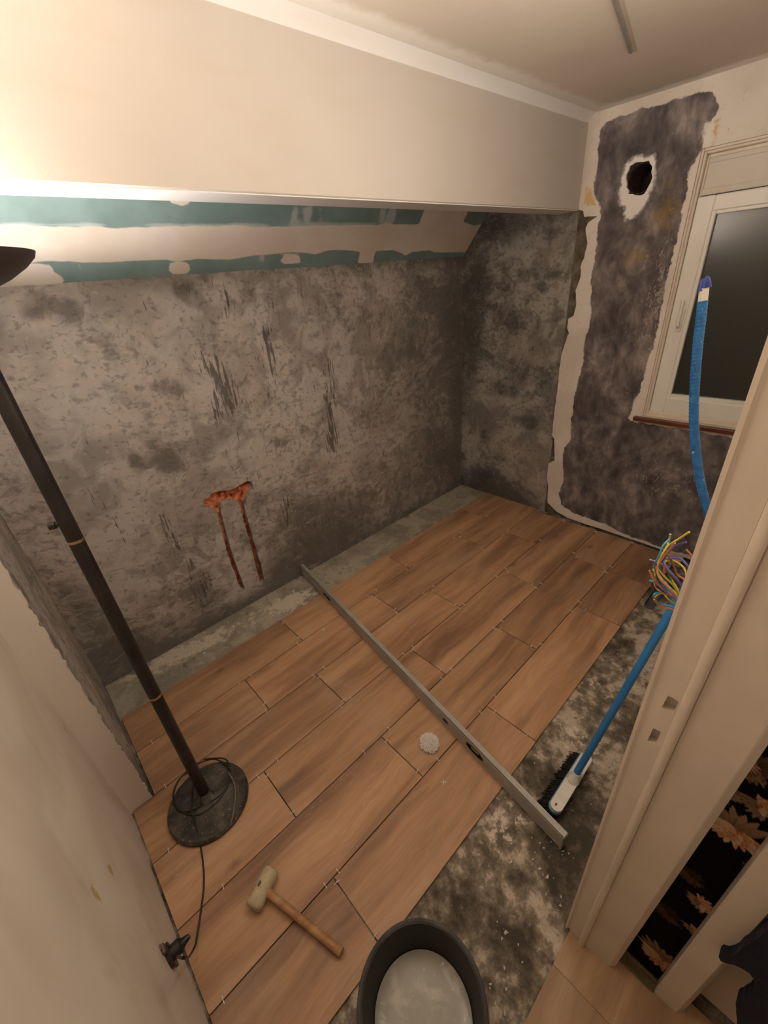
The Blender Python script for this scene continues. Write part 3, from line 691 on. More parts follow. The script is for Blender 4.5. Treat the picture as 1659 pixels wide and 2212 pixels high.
for s in (s1, s2):
    b0 = len(vc); vc += [Vector(p) for p in s]; ed += [(b0+i, b0+(i+1) % 4) for i in range(4)]
V2, _, F, *_r = geometry.delaunay_2d_cdt(vc, ed, [], 0, 1e-7)
vs = [bm.verts.new(P3(p[0], p[1])) for p in V2]
for f in F:
    cx = sum(V2[i][0] for i in f)/3; cy = sum(V2[i][1] for i in f)/3
    if not inpoly(s1, cx, cy) and not inpoly(s2, cx, cy): bm.faces.new([vs[i] for i in f])
for s in (s1, s2):
    a = [bm.verts.new(P3(*p)) for p in s]; b = [bm.verts.new(P3(p[0], p[1])+Vector((.018, 0, 0))) for p in s]
    bm.faces.new(b)
    for i in range(4): bm.faces.new((a[i], a[(i+1) % 4], b[(i+1) % 4], b[i]))
# rest of the rebate post
def quadstrip(bm, p, q, kp, kq):
    vs_ = [bm.verts.new((p[0], p[1], 0)), bm.verts.new((q[0], q[1], 0)), bm.verts.new((q[0], q[1]+kq*ZT, ZT)), bm.verts.new((p[0], p[1]+kp*ZT, ZT))]; bm.faces.new(vs_)
pts = [(.6500, .0728), (.6449, .0765), (.6449, .0812), (.710, .0812), (.710, .0400), (.6480, .0400)]; kk = [-.006, -.005, -.004, -.004, -.012, -.012]
for i in range(5): quadstrip(bm, pts[i], pts[i+1], kk[i], kk[i+1])
bm.faces.new([bm.verts.new((p[0], p[1]+k*ZT, ZT)) for p, k in zip(pts, kk)]); bm.faces.new([bm.verts.new((p[0], p[1], 0)) for p in pts])
bmesh.ops.remove_doubles(bm, verts=bm.verts[:], dist=1e-5)
j1 = obj('rebate_post', bm, M_jamb, door); j1['label'] = 'inner post with two square strike recesses'
bm = bmesh.new()
bead = [(.6480, .0405)]+[(.6415-.0065*math.sin(a), .0315+.0085*math.cos(a)) for a in [math.pi*i/10 for i in range(11)]]+[(.6480, .0235), (.700, .0235), (.700, .0405)]
prism(bm, bead, 0, ZT, lean(bead, [-.0125]*len(bead), ZT)); obj('stop_bead', bm, M_jamb, door, auto=35)
bm = bmesh.new()
flatp = [(.6480, .0240), (.6455, .0225), (.6505, -.0440), (.6530, -.0470), (.6660, -.0575), (.710, -.0575), (.710, .0240)]; kf = [-.0125, -.0135, -.028, -.029, -.029, -.029, -.0125]
prism(bm, flatp, 0, ZT, lean(flatp, kf, ZT)); obj('jamb_board', bm, M_jamb, door)
bm = bmesh.new(); box(bm, (XL, -.06, 2.37), (.70, .08, 2.40)); obj('head_board', bm, M_jamb, door)

# wallpapered pier between two frames: black ground with peach peonies, painted on a fine mesh
zmax = CEIL; ya, yb_ = -.215, -.03; ST = .0022
ny = int((yb_-ya)/ST)+1; nz = int(1.9/ST)+1
YY, ZZ = np.meshgrid(np.linspace(ya, yb_, ny), np.linspace(0, 1.9, nz))
col = np.zeros((nz, ny, 3)); col[:] = (.003, .0022, .0028)
rs = np.random.RandomState(5)
def petal(cy, cz, ang, ln, wd, ca, cb, dark=.25):
    c, s = math.cos(ang), math.sin(ang)
    u = (YY-cy)*c+(ZZ-cz)*s; v = -(YY-cy)*s+(ZZ-cz)*c
    t_ = u/ln; prof_ = wd*np.sin(np.clip(t_, 0, 1)**.75*math.pi)**.7*(1+.12*np.sin(v/wd*9))
    m = (t_ > 0) & (t_ < 1) & (np.abs(v) < prof_)
    r = np.clip(np.abs(v)/np.maximum(prof_, 1e-6), 0, 1)
    k = np.clip(t_, 0, 1)[..., None]
    cc = np.array(ca)*(1-k)+np.array(cb)*k
    cc = cc*(1-dark*np.cos(v/wd*14)[..., None]*.25)*np.where((r > .82)[..., None], .45, 1.0)
    col[m] = cc[m]
coral, peach, cream, olive = (.40, .11, .05), (.62, .30, .17), (.66, .52, .34), (.16, .10, .05)
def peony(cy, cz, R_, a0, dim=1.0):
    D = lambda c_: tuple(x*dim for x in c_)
    for i in range(7): petal(cy, cz, a0+math.pi+(i-3)*.30, R_*rs.uniform(1.2, 1.6), R_*.22, D(olive), D((.34, .22, .13)))
    for ring, (n_p, ln) in enumerate(((10, 1.2), (10, 1.0), (9, .82), (8, .62), (6, .42))):
        for i in range(n_p):
            a = a0+(i-(n_p-1)/2)*(2.6/n_p)+rs.uniform(-.1, .1)
            petal(cy-R_*.2*math.cos(a0), cz-R_*.2*math.sin(a0), a, R_*ln*rs.uniform(.9, 1.1), R_*.17, D(coral), D(peach if (i+ring) % 3 else cream))
    for i in range(5):
        a = a0+1.3+i*.22; petal(cy, cz, a, R_*rs.uniform(.8, 1.2), R_*.26, D(peach), D(cream))
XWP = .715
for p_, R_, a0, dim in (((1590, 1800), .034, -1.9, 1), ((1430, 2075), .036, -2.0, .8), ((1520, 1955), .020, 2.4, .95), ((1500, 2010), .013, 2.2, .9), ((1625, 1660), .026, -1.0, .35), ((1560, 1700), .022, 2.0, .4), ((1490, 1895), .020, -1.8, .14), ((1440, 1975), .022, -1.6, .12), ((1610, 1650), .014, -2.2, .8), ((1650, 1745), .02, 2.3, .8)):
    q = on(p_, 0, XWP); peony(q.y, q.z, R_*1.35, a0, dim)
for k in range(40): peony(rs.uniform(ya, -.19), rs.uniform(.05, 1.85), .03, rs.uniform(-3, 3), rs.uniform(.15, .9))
me = bpy.data.meshes.new('wall_hall')
vtx = [(XWP, float(YY[i, j]), float(ZZ[i, j])) for i in range(nz) for j in range(ny)]
fcs = [(i*ny+j, (i+1)*ny+j, (i+1)*ny+j+1, i*ny+j+1) for i in range(nz-1) for j in range(ny-1)]
me.from_pydata(vtx, [], fcs); ca = me.color_attributes.new('paper', 'FLOAT_COLOR', 'POINT')
ca.data.foreach_set('color', np.concatenate([col.reshape(-1, 3), np.ones((nz*ny, 1))], 1).astype(np.float32).ravel())
t = NT('black_peony_wallpaper'); M_paper = t.done(t.attr('paper', 'Color'), .8, spec=.1)
wh = link('wall_hall', me, None, M_paper); struct(wh, 'black wallpaper with peach peonies beside the doorway')
bm = bmesh.new(); box(bm, (XWP+.001, -.216, -.012), (XWP+.06, -.03, CEIL)); struct(obj('wall_hall_body', bm, flat('black_paper', (.004, .003, .0035, 1), .6)))
# small skirting with glossy strip at the pier's foot
bm = bmesh.new(); box(bm, (.683, -.150, 0), (.714, -.058, .010), .002); box(bm, (.705, -.150, .010), (.714, -.058, .022), .002)
struct(obj('baseboard_hall', bm, flat('olive_varnish', (.16, .12, .06, 1), .3)), 'low varnished skirting strip under the wallpaper')
# second frame
d2 = bpy.data.objects.new('door_2', None); C.objects.link(d2); d2['kind'] = 'structure'; d2['label'] = 'cream door frame of the neighbouring hall door'; d2['category'] = 'door'
bm = bmesh.new(); pl = [(.6895, -.1495), (.6870, -.153), (.6890, -.2030), (.6925, -.2060), (.7150, -.2190), (.73, -.2190), (.73, -.1495)]
prism(bm, pl, 0, ZT, lean(pl, [-.006]*7, ZT)); obj('jamb_board', bm, M_jamb, d2)
bm = bmesh.new(); box(bm, (.765, -1.0, .02), (.80, -.222, 2.05), .002); obj('door_leaf', bm, M_jamb, d2)
bm = bmesh.new(); box(bm, (.803, -1.25, -.012), (.86, -.2, CEIL)); struct(obj('wall_hall_side', bm, M_pl), 'plastered hall wall around the neighbouring door')
bm = bmesh.new(); box(bm, (-1.0, -1.30, -.05), (1.0, -1.25, CEIL)); struct(obj('wall_front', bm, M_pl), 'plastered wall of the hall behind the viewer')
# navy jacket hanging on the hall door
jk = [(1551, 2070), (1556, 2066), (1568, 2070), (1580, 2068), (1592, 2062), (1600, 2052), (1615, 2044), (1630, 2036), (1645, 2022), (1665, 2006), (1760, 1960), (1820, 2300), (1598, 2300), (1594, 2240), (1592, 2212), (1590, 2185), (1589, 2168), (1600, 2163), (1615, 2155), (1625, 2145), (1630, 2130), (1628, 2115), (1618, 2102), (1600, 2092), (1585, 2086), (1568, 2084), (1556, 2080)]
M_navy = flat('navy_cloth', (.006, .008, .022, 1), .9, var=.3, scale=60, bump=.3)
xj = .682
pj = subdiv(pxpoly(jk, 0, xj-.02, 1, 2), .012, .0008)
jo = panel('jacket', ((xj-.02, 0, 0), (0, 1, 0), (0, 0, 1), (-1, 0, 0)), pj, [], .02, {}, .03, mat=M_navy, relief=.008)
tag(jo, 'navy blue jacket hanging in front of the hall door at the lower right corner', 'jacket')

# ------------------------------------------------------------------ floor lamp
LB = fl(442, 1712, .03); top = Vector((LB.x+.01*1.84, LB.y+.073*1.84, 1.875))
bc = fl(450, 1728, .02)
lampo = thing('floor_lamp', (bc.x, bc.y, 0), 'tall black uplighter floor lamp standing on the tiles by the left wall', 'floor lamp')
def lp(name, bm, mat, **k):
    o = obj(name, bm, mat, None, **k); o.parent = lampo; o.matrix_parent_inverse = Matrix.Translation(-lampo.location); return o
bm = bmesh.new(); lathe(bm, [(0, .0), (.150, .0), (.1535, .006), (.1535, .016), (.147, .024), (.12, .029), (.03, .033), (.022, .040), (.0, .042)], 64, bc.x, bc.y)
t = NT('dusty_black_base'); n1 = t.noise(14, 5, .6, dist=.6); n2 = t.noise(120, 3)
c = t.ramp(n1, [(.38, (.028, .024, .019)), (.55, (.070, .060, .046)), (.7, (.135, .115, .088))]); c = t.mix(t.math('MULTIPLY', t.step(n2, .66, .7), .6), c, (.35, .3, .24, 1))
M_base = t.done(c, .6, spec=.35)
lp('base', bm, M_base, auto=35)
bm = bmesh.new(); p0 = Vector((LB.x, LB.y, .036))
path = [p0.lerp(top, k/12) for k in range(13)]
tube(bm, path[:1]+[p0+Vector((0, 0, .001))]+path[1:], .0205, 20); lp('pole', bm, M_black, auto=40)
M_brass = flat('dull_brass', (.62, .38, .20, 1), .3, .9, var=.1)
for z in (.585, 1.205):
    q = p0.lerp(top, (z-p0.z)/(top.z-p0.z)); d = (top-p0).normalized(); bm = bmesh.new(); tube(bm, [q-d*.004, q+d*.004], .0216, 20); lp('brass_ring', bm, M_brass)
q = p0.lerp(top, (1.262-p0.z)/(top.z-p0.z)); bm = bmesh.new()
side = Vector((-1, .35, 0)).normalized(); tube(bm, [q, q+side*.028], .006, 12); tube(bm, [q+side*.026, q+side*.042], .0105, 14); lp('dimmer_knob', bm, M_black, auto=40)
bm = bmesh.new(); cx, cy, zr = .030, 1.385, 1.897; RB = .176
lathe(bm, [(.0, zr-.078), (.03, zr-.077), (.07, zr-.069), (.11, zr-.052), (.148, zr-.030), (.170, zr-.012), (RB, zr), (RB-.003, zr), (.165, zr-.012), (.140, zr-.027), (.105, zr-.049), (.07, zr-.064), (.03, zr-.072), (0, zr-.073)], 64, cx, cy)
sh = lp('lamp_shade', bm, None, auto=50)
t = NT('lamp_bowl_enamel'); g_ = t.n('ShaderNodeNewGeometry'); sx = t.n('ShaderNodeSeparateXYZ'); t.L(g_.outputs['Normal'], sx.inputs[0])
M_bowl = t.done(flat and t.mix(t.noise(8, 3), (.050, .038, .036, 1), (.065, .050, .047, 1)), .5); sh.data.materials.append(M_bowl)
M_in = flat('white_reflector', (.8, .78, .75, 1), .5, var=.02); sh.data.materials.append(M_in)
for p in sh.data.polygons:
    if p.normal.z > .05: p.material_index = 1
bm = bmesh.new(); tube(bm, [(LAMP_POS[0]-.055, LAMP_POS[1]+.01, zr-.045), (LAMP_POS[0]+.055, LAMP_POS[1]+.01, zr-.045)], .006, 10)
t = NT('halogen_tube'); t.done((1, .9, .8, 1), .3); t.b.inputs['Emission Color'].default_value = (1, .85, .66, 1); t.b.inputs['Emission Strength'].default_value = 40; lp('bulb', bm, t.m)
# cord: loops lying on the base, then over the tiles to the socket
def fz(x, y, z=.0035): return fl(x, y, z)
z1 = .034
loopA = [fl(*p, z1) for p in [(417, 1690), (413, 1720), (413, 1742), (417, 1765), (424, 1795)]]
cordp = [fl(440, 1640, .04), fl(480, 1638, .04), fl(494, 1650, .037), fl(494, 1690, .035), fl(475, 1725, .034), fl(440, 1755, .034), fl(412, 1760, .034), fl(384, 1747, .034), fl(374, 1722, .035), fl(384, 1690, .037), fl(405, 1665, .037), fl(432, 1648, .037),
         fl(462, 1640, .036), fl(485, 1650, .036), fl(496, 1668, .036), fl(490, 1700, .036), fl(470, 1722, .036), (fl(440, 1738, .036)), fl(405, 1752, .036), fl(388, 1749, .036), fl(376, 1735, .036), fl(376, 1705, .037), fl(392, 1678, .04), fl(420, 1664, .042),
         fl(420, 1678, .040), fl(414, 1715, .037), fl(414, 1745, .036), fl(420, 1775, .034), fl(427, 1800, .030), fl(431, 1820, .010), fl(435, 1838, .0035), fl(440, 1880, .0035), fl(440, 1920, .0035), fl(435, 1960, .0035), fl(430, 1995, .0035), fl(425, 2025, .004), fl(422, 2042, .02), fl(410, 2064, .10), on((398, 2069), 0, XL+.075), on((384, 2067), 0, XL+.045)]
bm = bmesh.new(); tube(bm, smoothpath(cordp, 6), .0030, 8); lp('power_cord', bm, flat('black_cable', (.02, .017, .014, 1), .5), auto=60)
bm = bmesh.new(); tube(bm, smoothpath([fl(493, 1668, .037), fl(505, 1690, .036), fl(509, 1715, .034), fl(505, 1750, .032), (fl(500, 1775, .026)), fl(494, 1788, .010), fl(489, 1793, .004)], 6), .0030, 8)
lp('cord_tail', bm, flat('grey_dusty_cable', (.16, .13, .10, 1), .6), auto=60)
# plug and socket on the near left wall
bx = box_c
sock = thing('wall_socket', (XL, bx.y, bx.z), 'bare wall socket with metal claws low on the near left wall', 'socket')
bm = bmesh.new(); tube(bm, [(0, 0, 0), (.012, 0, 0)], .030, 24); obj('socket_body', bm, M_black, sock, auto=40)
bm = bmesh.new(); box(bm, (0, -.004, -.062), (.004, .010, .062), .001); box(bm, (0, -.012, .040), (.010, .012, .056), .002); box(bm, (0, -.012, -.056), (.010, .012, -.040), .002)
obj('mounting_plate', bm, flat('dirty_steel', (.20, .16, .11, 1), .45, .6), sock)
bm = bmesh.new(); q = Vector((XL+.010, bx.y, bx.z)); tube(bm, [q, q+Vector((.024, 0, 0)), q+Vector((.032, 0, 0)), q+Vector((.050, 0, .002))], lambda s: .019 if s < .6 else (.012 if s < .9 else .006), 18); lp('plug', bm, M_black, auto=40)

# ------------------------------------------------------------------ mallet
hA, hB = fl(548, 1958, .028), fl(586, 1882, .028); ax = (hB-hA); hl = ax.length; ax.normalize()
ml = thing('mallet', ((hA+hB)/2).to_tuple()[:2]+(0,), 'rubber mallet with a pale head and wooden handle lying on the tiles', 'mallet')
def mp(name, bm, mat, **k):
    o = obj(name, bm, mat, None, **k); o.parent = ml; o.matrix_parent_inverse = Matrix.Translation(-ml.location); return o
ctr = (hA+hB)/2; ctr.z = .0285; a = ctr-ax*(hl/2+.006); b = ctr+ax*(hl/2+.006)
prf = [(0, .020), (.03, .0255), (.10, .0275), (.5, .0290), (.90, .0275), (.97, .0255), (1, .020)]
pp = [a.lerp(b, t_) for t_, r in prf]
def rad(s):
    i = min(int(round(s*(len(prf)-1))), len(prf)-1); return prf[i][1]
bm = bmesh.new(); tube(bm, pp, rad, 28)
mp('head', bm, flat('cream_rubber', (.50, .42, .27, 1), .75, var=.15, scale=40, bump=.1), auto=50)
hd0 = ctr; end = fl(738, 2058, .018)
dirh = Vector((end.x-ctr.x, end.y-ctr.y, 0)).normalized(); s0 = ctr+dirh*.018
bm = bmesh.new(); hp = [s0, s0+(end-s0)*.12, s0+(end-s0)*.5, s0+(end-s0)*.85, end]
tube(bm, smoothpath(hp, 4), lambda s: .0132-.0010*math.sin(math.pi*s), 18)
M_handle = wood_mat('beech_handle', [(.34, (.34, .17, .07)), (.46, (.44, .23, .10)), (.56, (.50, .28, .13)), (.66, (.56, .34, .17))], 3); mp('handle', bm, M_handle, auto=50)
bm = bmesh.new(); tp = ctr-dirh*.0+Vector((0, 0, .0278)); 
o = bmesh.new(); e1 = ax*.0085; e2 = dirh*.0045
ring = [tp+e1*math.cos(k*math.pi/8)+e2*math.sin(k*math.pi/8)-dirh*.006 for k in range(16)]
lo_ = [o.verts.new(p) for p in ring]; hi_ = [o.verts.new(p+Vector((0, 0, .0015))) for p in ring]
o.faces.new(hi_); 
for k in range(16): o.faces.new((lo_[k], lo_[(k+1) % 16], hi_[(k+1) % 16], hi_[k]))
bm.free(); mp('head_plug', o, flat('dark_plug', (.12, .08, .05, 1), .7))

# ------------------------------------------------------------------ spirit level: two metre box beam standing on edge
pN = fl(1221, 1808, .062); pF = fl(646, 1216, .062)
pN.z = pF.z = 0; dl = (pF-pN).normalized(); ln = (pF-pN).length
lev = thing('spirit_level', pN.lerp(pF, .5), 'long aluminium spirit level lying diagonally on edge across the tiles', 'spirit level', (0, 0, math.atan2(dl.y, dl.x)))
t = NT('scuffed_aluminium'); n1 = t.noise(30, 4, .6, vec=t.map(scale=(.15, 1, 1))); n2 = t.noise(9, 4, .6)
c = t.mix(n1, (.33, .30, .265, 1), (.46, .43, .38, 1)); c = t.mix(t.math('MULTIPLY', t.step(n2, .52, .66), .5), c, (.50, .46, .40, 1)); M_alu = t.done(c, .5, .25)
HL, TH, HH = ln/2, .025, .072
sX = lambda p: None
nfar = 1
# side that faces the camera carries vial windows: positions from the photograph
def side_x(p):                          # distance along the beam from its middle
    q = fl(*p, .032); return (q-lev.location).dot(dl)
v_near, v_mid, v_far = side_x((1020, 1628)), side_x((965, 1556)), side_x((702, 1292))
nx = Vector((-dl.y, dl.x, 0)); cs = 1 if (Vector((0, 0, 0))-lev.location).dot(nx) > 0 else -1
def ell(cx, rx, rz, n=24, p_=2.6): return [(cx+rx*math.copysign(abs(math.cos(a))**(2/p_), math.cos(a)), HH/2+rz*math.copysign(abs(math.sin(a))**(2/p_), math.sin(a))) for a in [2*math.pi*k/n for k in range(n)]]
hN, hM, hF = ell(v_near, .047, .017), ell(v_mid, .015, .010), ell(v_far, .045, .015)
yc = cs*TH/2
pan = panel('beam', ((0, yc, 0), (1, 0, 0), (0, 0, 1), (0, cs, 0)), [(-HL, .0), (HL, .0), (HL, HH), (-HL, HH)], [hN, hM, hF], .5, {}, .003, mat=M_alu, parent=lev)
bm = bmesh.new(); bm.from_mesh(pan.data)
e = cs*TH
for q in (((-HL, yc, HH), (HL, yc, HH), (HL, yc-e, HH), (-HL, yc-e, HH)), ((-HL, yc, 0), (HL, yc, 0), (HL, yc-e, 0), (-HL, yc-e, 0)), ((-HL, yc-e, 0), (HL, yc-e, 0), (HL, yc-e, HH), (-HL, yc-e, HH)), ((-HL, yc, 0), (-HL, yc-e, 0), (-HL, yc-e, HH), (-HL, yc, HH)), ((HL, yc, 0), (HL, yc-e, 0), (HL, yc-e, HH), (HL, yc, HH))):
    bm.faces.new([bm.verts.new(p) for p in q])
# raised rail lips top and bottom
box(bm, (-HL, min(yc, yc+cs*.0015), 0), (HL, max(yc, yc+cs*.0015), .007)); box(bm, (-HL, min(yc, yc+cs*.0015), HH-.007), (HL, max(yc, yc+cs*.0015), HH))
bm.to_mesh(pan.data); bm.free()
M_vh = flat('black_vial_holder', (.015, .013, .012, 1), .3)
t = NT('vial_liquid'); M_vial = t.done((.30, .34, .08, 1), .1)
for hx, rx, rz in ((v_near, .047, .017), (v_mid, .015, .010), (v_far, .045, .015)):
    bm = bmesh.new(); o_ring = ell(hx, rx+.001, rz+.001); i_ring = ell(hx, rx-.004, rz-.004)
    y0, y1 = yc+cs*.001, yc-cs*.010
    A_ = [bm.verts.new((p[0], y0, p[1])) for p in o_ring]; B_ = [bm.verts.new((p[0], y0, p[1])) for p in i_ring]; D_ = [bm.verts.new((p[0], y1, p[1])) for p in i_ring]; E_ = [bm.verts.new((p[0], y1, p[1])) for p in o_ring]
    for k in range(24):
        m_ = (k+1) % 24
        bm.faces.new((A_[k], A_[m_], B_[m_], B_[k])); bm.faces.new((B_[k], B_[m_], D_[m_], D_[k])); bm.faces.new((A_[k], A_[m_], E_[m_], E_[k]))
    bm.faces.new(D_); vh_ = obj('vial_holder', bm, M_vh, lev)
    bm = bmesh.new()
    if rx > .03: tube(bm, [(hx-.020, yc-cs*.004, HH/2), (hx+.020, yc-cs*.004, HH/2)], .0045, 10)
    else: tube(bm, [(hx, yc-cs*.004, HH/2-.006), (hx, yc-cs*.004, HH/2+.006)], .0035, 10)
    obj('vial', bm, M_vial, vh_, auto=50)
for sx_ in (-HL, HL):
    bm = bmesh.new(); a_, b_ = sorted((yc+cs*.002, yc-e-cs*.001)); box(bm, (min(sx_, sx_+math.copysign(.004, sx_)), a_, -.0), (max(sx_, sx_+math.copysign(.004, sx_)), b_, HH+.001), .001); obj('end_cap', bm, flat('grey_end_cap', (.16, .14, .12, 1), .6), lev)

# ------------------------------------------------------------------ heap of spacers on a tile
hp_ = fl(928, 1608, .0)
bm = bmesh.new()
rr = random.Random(3); R0 = .041
for k in range(420):
    th = rr.uniform(0, 2*math.pi); ph = math.acos(rr.uniform(0.02, 1)); r_ = R0*rr.uniform(.80, 1.0)
    c0 = Vector((r_*math.sin(ph)*math.cos(th), r_*math.sin(ph)*math.sin(th), .006+.032*math.cos(ph)*rr.uniform(.85, 1)))
    d1 = Vector((rr.gauss(0, 1), rr.gauss(0, 1), rr.gauss(0, 1))).normalized(); d2_ = d1.orthogonal().normalized()
    for d in (d1, d2_):
        a_, b_ = c0-d*.0085, c0+d*.0085
        a_.z = max(a_.z, .001); b_.z = max(b_.z, .001); tube(bm, [a_, b_], .0009, 4)
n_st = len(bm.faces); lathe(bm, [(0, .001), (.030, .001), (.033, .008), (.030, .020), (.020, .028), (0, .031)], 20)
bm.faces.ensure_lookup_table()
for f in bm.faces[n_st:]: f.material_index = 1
hs = obj('spacer_heap', bm, flat('white_plastic_spacers', (.90, .84, .76, 1), .5, var=.05)); hs.data.materials.append(flat('spacer_core_shade', (.66, .60, .52, 1), .7)); hs.location = hp_  # darker core colour paints the shade between the heaped spacers
tag(hs, 'round heap of small white tile spacers on a tile beside the spirit level', 'tile spacers', kind='stuff')

# ------------------------------------------------------------------ single spacers standing in the seams
s3 = 500/1659; s2_ = 420/1659
def A(u, v): return (950+u*s3, 1030+v*s3)
def B(u, v): return (600+u*s3, 1130+v*s3)
def Cc(u, v): return (950+u*s3, 1260+v*s3)
def D(u, v): return (240+u*s3, 1350+v*s3)
def E(u, v): return (700+u*s3, 1350+v*s3)
def F_(u, v): return (280+u*s2_, 1750+v*s2_)
def G(u, v): return (600+u*s3, 1650+v*s3)
long_sp = [A(165, 225), A(250, 250), A(490, 183), A(155, 405), A(100, 440), A(495, 385), A(450, 418), A(305, 522), A(890, 315), A(720, 455), A(475, 660), A(410, 717), A(165, 912), A(135, 940), A(1120, 395), A(955, 545), A(725, 765), A(688, 797),
           A(1385, 475), A(1225, 645), A(1190, 685), A(1000, 898), A(940, 962), B(1320, 75), B(1262, 110), B(975, 300), B(925, 335), B(705, 483), B(647, 525), B(215, 812), B(140, 862), B(1465, 190), B(1115, 455), B(1045, 507), B(855, 650), B(335, 1040),
           B(1635, 328), B(1575, 387), B(965, 885), B(900, 940), B(1330, 580), B(1295, 605), D(1000, 362), D(915, 415), D(295, 845), D(1110, 615), D(1440, 355), D(390, 1158), D(1190, 967), D(1050, 1090), E(190, 527), E(120, 585), E(465, 745), E(285, 912),
           E(912, 320), E(845, 385), Cc(445, 270), Cc(390, 325), Cc(727, 440), Cc(395, 810), Cc(290, 925), F_(335, 350), F_(800, 658), F_(800, 1620), G(435, 775), G(345, 878), E(818, 970)]
cross_sp = [A(300, 275), A(155, 425), A(310, 500), A(495, 393), A(663, 462), A(485, 695), A(663, 770), A(977, 578), A(1180, 652), A(115, 915), A(1500, 800), B(710, 525), B(838, 620), B(1110, 488), B(1280, 585), B(975, 905), B(1165, 1057), B(797, 238), B(922, 302), B(1315, 92), B(45, 715), B(155, 818), D(1100, 565),
            D(1490, 378), D(1350, 85), D(1120, 1083), D(1303, 1345), E(640, 185), E(835, 325), E(133, 545), E(445, 835), E(668, 1052), E(1222, 628), E(1455, 790), Cc(435, 325), Cc(655, 452), Cc(1040, 195), Cc(1258, 298), G(423, 853), G(693, 1243)]
M_sp = flat('white_spacer_plastic', (.80, .74, .66, 1), .5, var=.03)
bm = bmesh.new()
for (a_, b_) in (((-.0105, -.0011, -.0010), (.0105, .0011, .0028)), ((-.0012, -.0011, -.006), (.0012, .0011, .0085))): box(bm, a_, b_)
sp0 = obj('tile_spacer', bm, M_sp)
spl = 'tiny white plastic cross spacer standing in a seam between the wood-look tiles'
first = True
def snap(q, along):
    if along: q.y = min(RY, key=lambda r: abs(r-q.y))
    else:
        r = max(0, min(5, sum(q.y > y for y in RY)-1)); q.x = min(JX[r], key=lambda j: abs(j*1.78-q.x))*1.78
    return q
placed = []; sps = []
for along, lst in ((True, long_sp), (False, cross_sp)):
    for p in lst:
        q = snap(fl(*p), along)
        if any((q-k).length < .012 for k in placed): continue
        placed.append(q.copy())
        s = sp0 if first else sp0.copy()
        if not first: C.objects.link(s)
        first = False
        s.location = (q.x, q.y, .001); s.rotation_euler = (0, 0, (math.pi/2 if along else 0)+random.uniform(-.15, .15))
        s.scale = (1, 1, 1)
        s['_a'] = along; sps.append(s)
ORD = ['first', 'second', 'third', 'fourth', 'fifth', 'sixth', 'seventh', 'eighth', 'ninth', 'tenth', 'eleventh', 'twelfth', 'thirteenth', 'fourteenth', 'fifteenth', 'sixteenth']
for r in range(7):
    g = sorted([s for s in sps if s['_a'] and abs(s.location.y-RY[r]) < 1e-4], key=lambda s: -s.location.x)
    for i, s in enumerate(g): tag(s, 'white cross spacer, %s from the window in %s' % (ORD[i], 'the tile edge seam by the cement strip' if r == 6 else 'the %s long seam from the grey wall' % ORD[5-r]), 'tile spacer', 'tile spacers in the seams')
for r in range(6):
    g = [s for s in sps if not s['_a'] and r == max(0, min(5, sum(s.location.y > y for y in RY)-1))]; js = sorted({round(s.location.x, 3) for s in g}, reverse=True)
    for jn, jx in enumerate(js):
        h = sorted([s for s in g if round(s.location.x, 3) == jx], key=lambda s: -s.location.y)
        for i, s in enumerate(h):
            tail = '' if len(h) == 1 else (', upper' if i == 0 else (', lower' if i == len(h)-1 else ', middle'))
            tag(s, 'cross spacer, %s tile row from grey wall, %s end joint from window%s' % (ORD[5-r], ORD[jn], tail), 'tile spacer', 'tile spacers in the seams')
for s in sps: del s['_a']
for p, lab in ((E(857, 1128), 'loose white cross spacer lying flat on a tile in front of the spacer heap'), (B(328, 762), 'loose white cross spacer lying flat on a tile just left of the spirit level')):
    bm = bmesh.new(); box(bm, (-.011, -.0011, 0), (.011, .0011, .002)); box(bm, (-.0011, -.011, 0), (.0011, .011, .002)); s = obj('tile_spacer', bm, M_sp); q = fl(*p); s.location = (q.x, q.y, .0003); s.rotation_euler = (0, 0, .7)
    tag(s, lab, 'tile spacer')

# ------------------------------------------------------------------ bucket with cloudy water
bkx, bky = .1835, .2440
bk = thing('bucket', (bkx, bky, -.012), 'black plastic builder bucket half full of cloudy water at the bottom edge', 'bucket')
BZ = .262
bm = bmesh.new(); lathe(bm, [(0, 0), (.098, 0), (.104, .004), (.146, BZ), (.143, BZ), (.101, .007), (0, .006)], 64)
M_bk = flat('black_bucket_plastic', (.006, .0055, .005, 1), .5, var=.3, scale=9, bump=.1); obj('body', bm, M_bk, bk, auto=40)
bm = bmesh.new(); lathe(bm, [(.1435, BZ-.004), (.1435, BZ+.003), (.148, BZ+.006), (.155, BZ+.004), (.157, BZ-.002), (.157, BZ-.022), (.154, BZ-.022), (.154, BZ-.006)], 64, closed=True); obj('rim', bm, flat('grey_scuffed_rim', (.045, .042, .038, 1), .5, var=.4, scale=14), bk, auto=40)
bm = bmesh.new(); th = [math.pi*k/20 for k in range(21)]
tube(bm, [(.160*math.cos(a_+2.4), .160*math.sin(a_+2.4), BZ-.03-.09*math.sin(a_)) for a_ in th], .0022, 8); obj('handle', bm, flat('steel_wire', (.3, .28, .25, 1), .4, .8), bk, auto=60)
t = NT('cloudy_tile_water'); n1 = t.noise(20, 4, .6, vec=t.map(scale=(1, .8, 1)), dist=.6); n2 = t.noise(60, 3)
c = t.mix(t.math('MULTIPLY', t.step(t.math('ADD', n1, t.math('MULTIPLY', t.noise(7, 2), .5)), .72, .95), .8), (.33, .315, .265, 1), (.50, .48, .42, 1)); c = t.mix(t.math('MULTIPLY', t.step(n2, .66, .74), .6), c, (.7, .68, .62, 1))
t.bump(n1, .25, .006); M_wat = t.done(c, .2, spec=.5)
zw = .150; rw = .101+(.143-.101)*(zw/BZ)-.0015
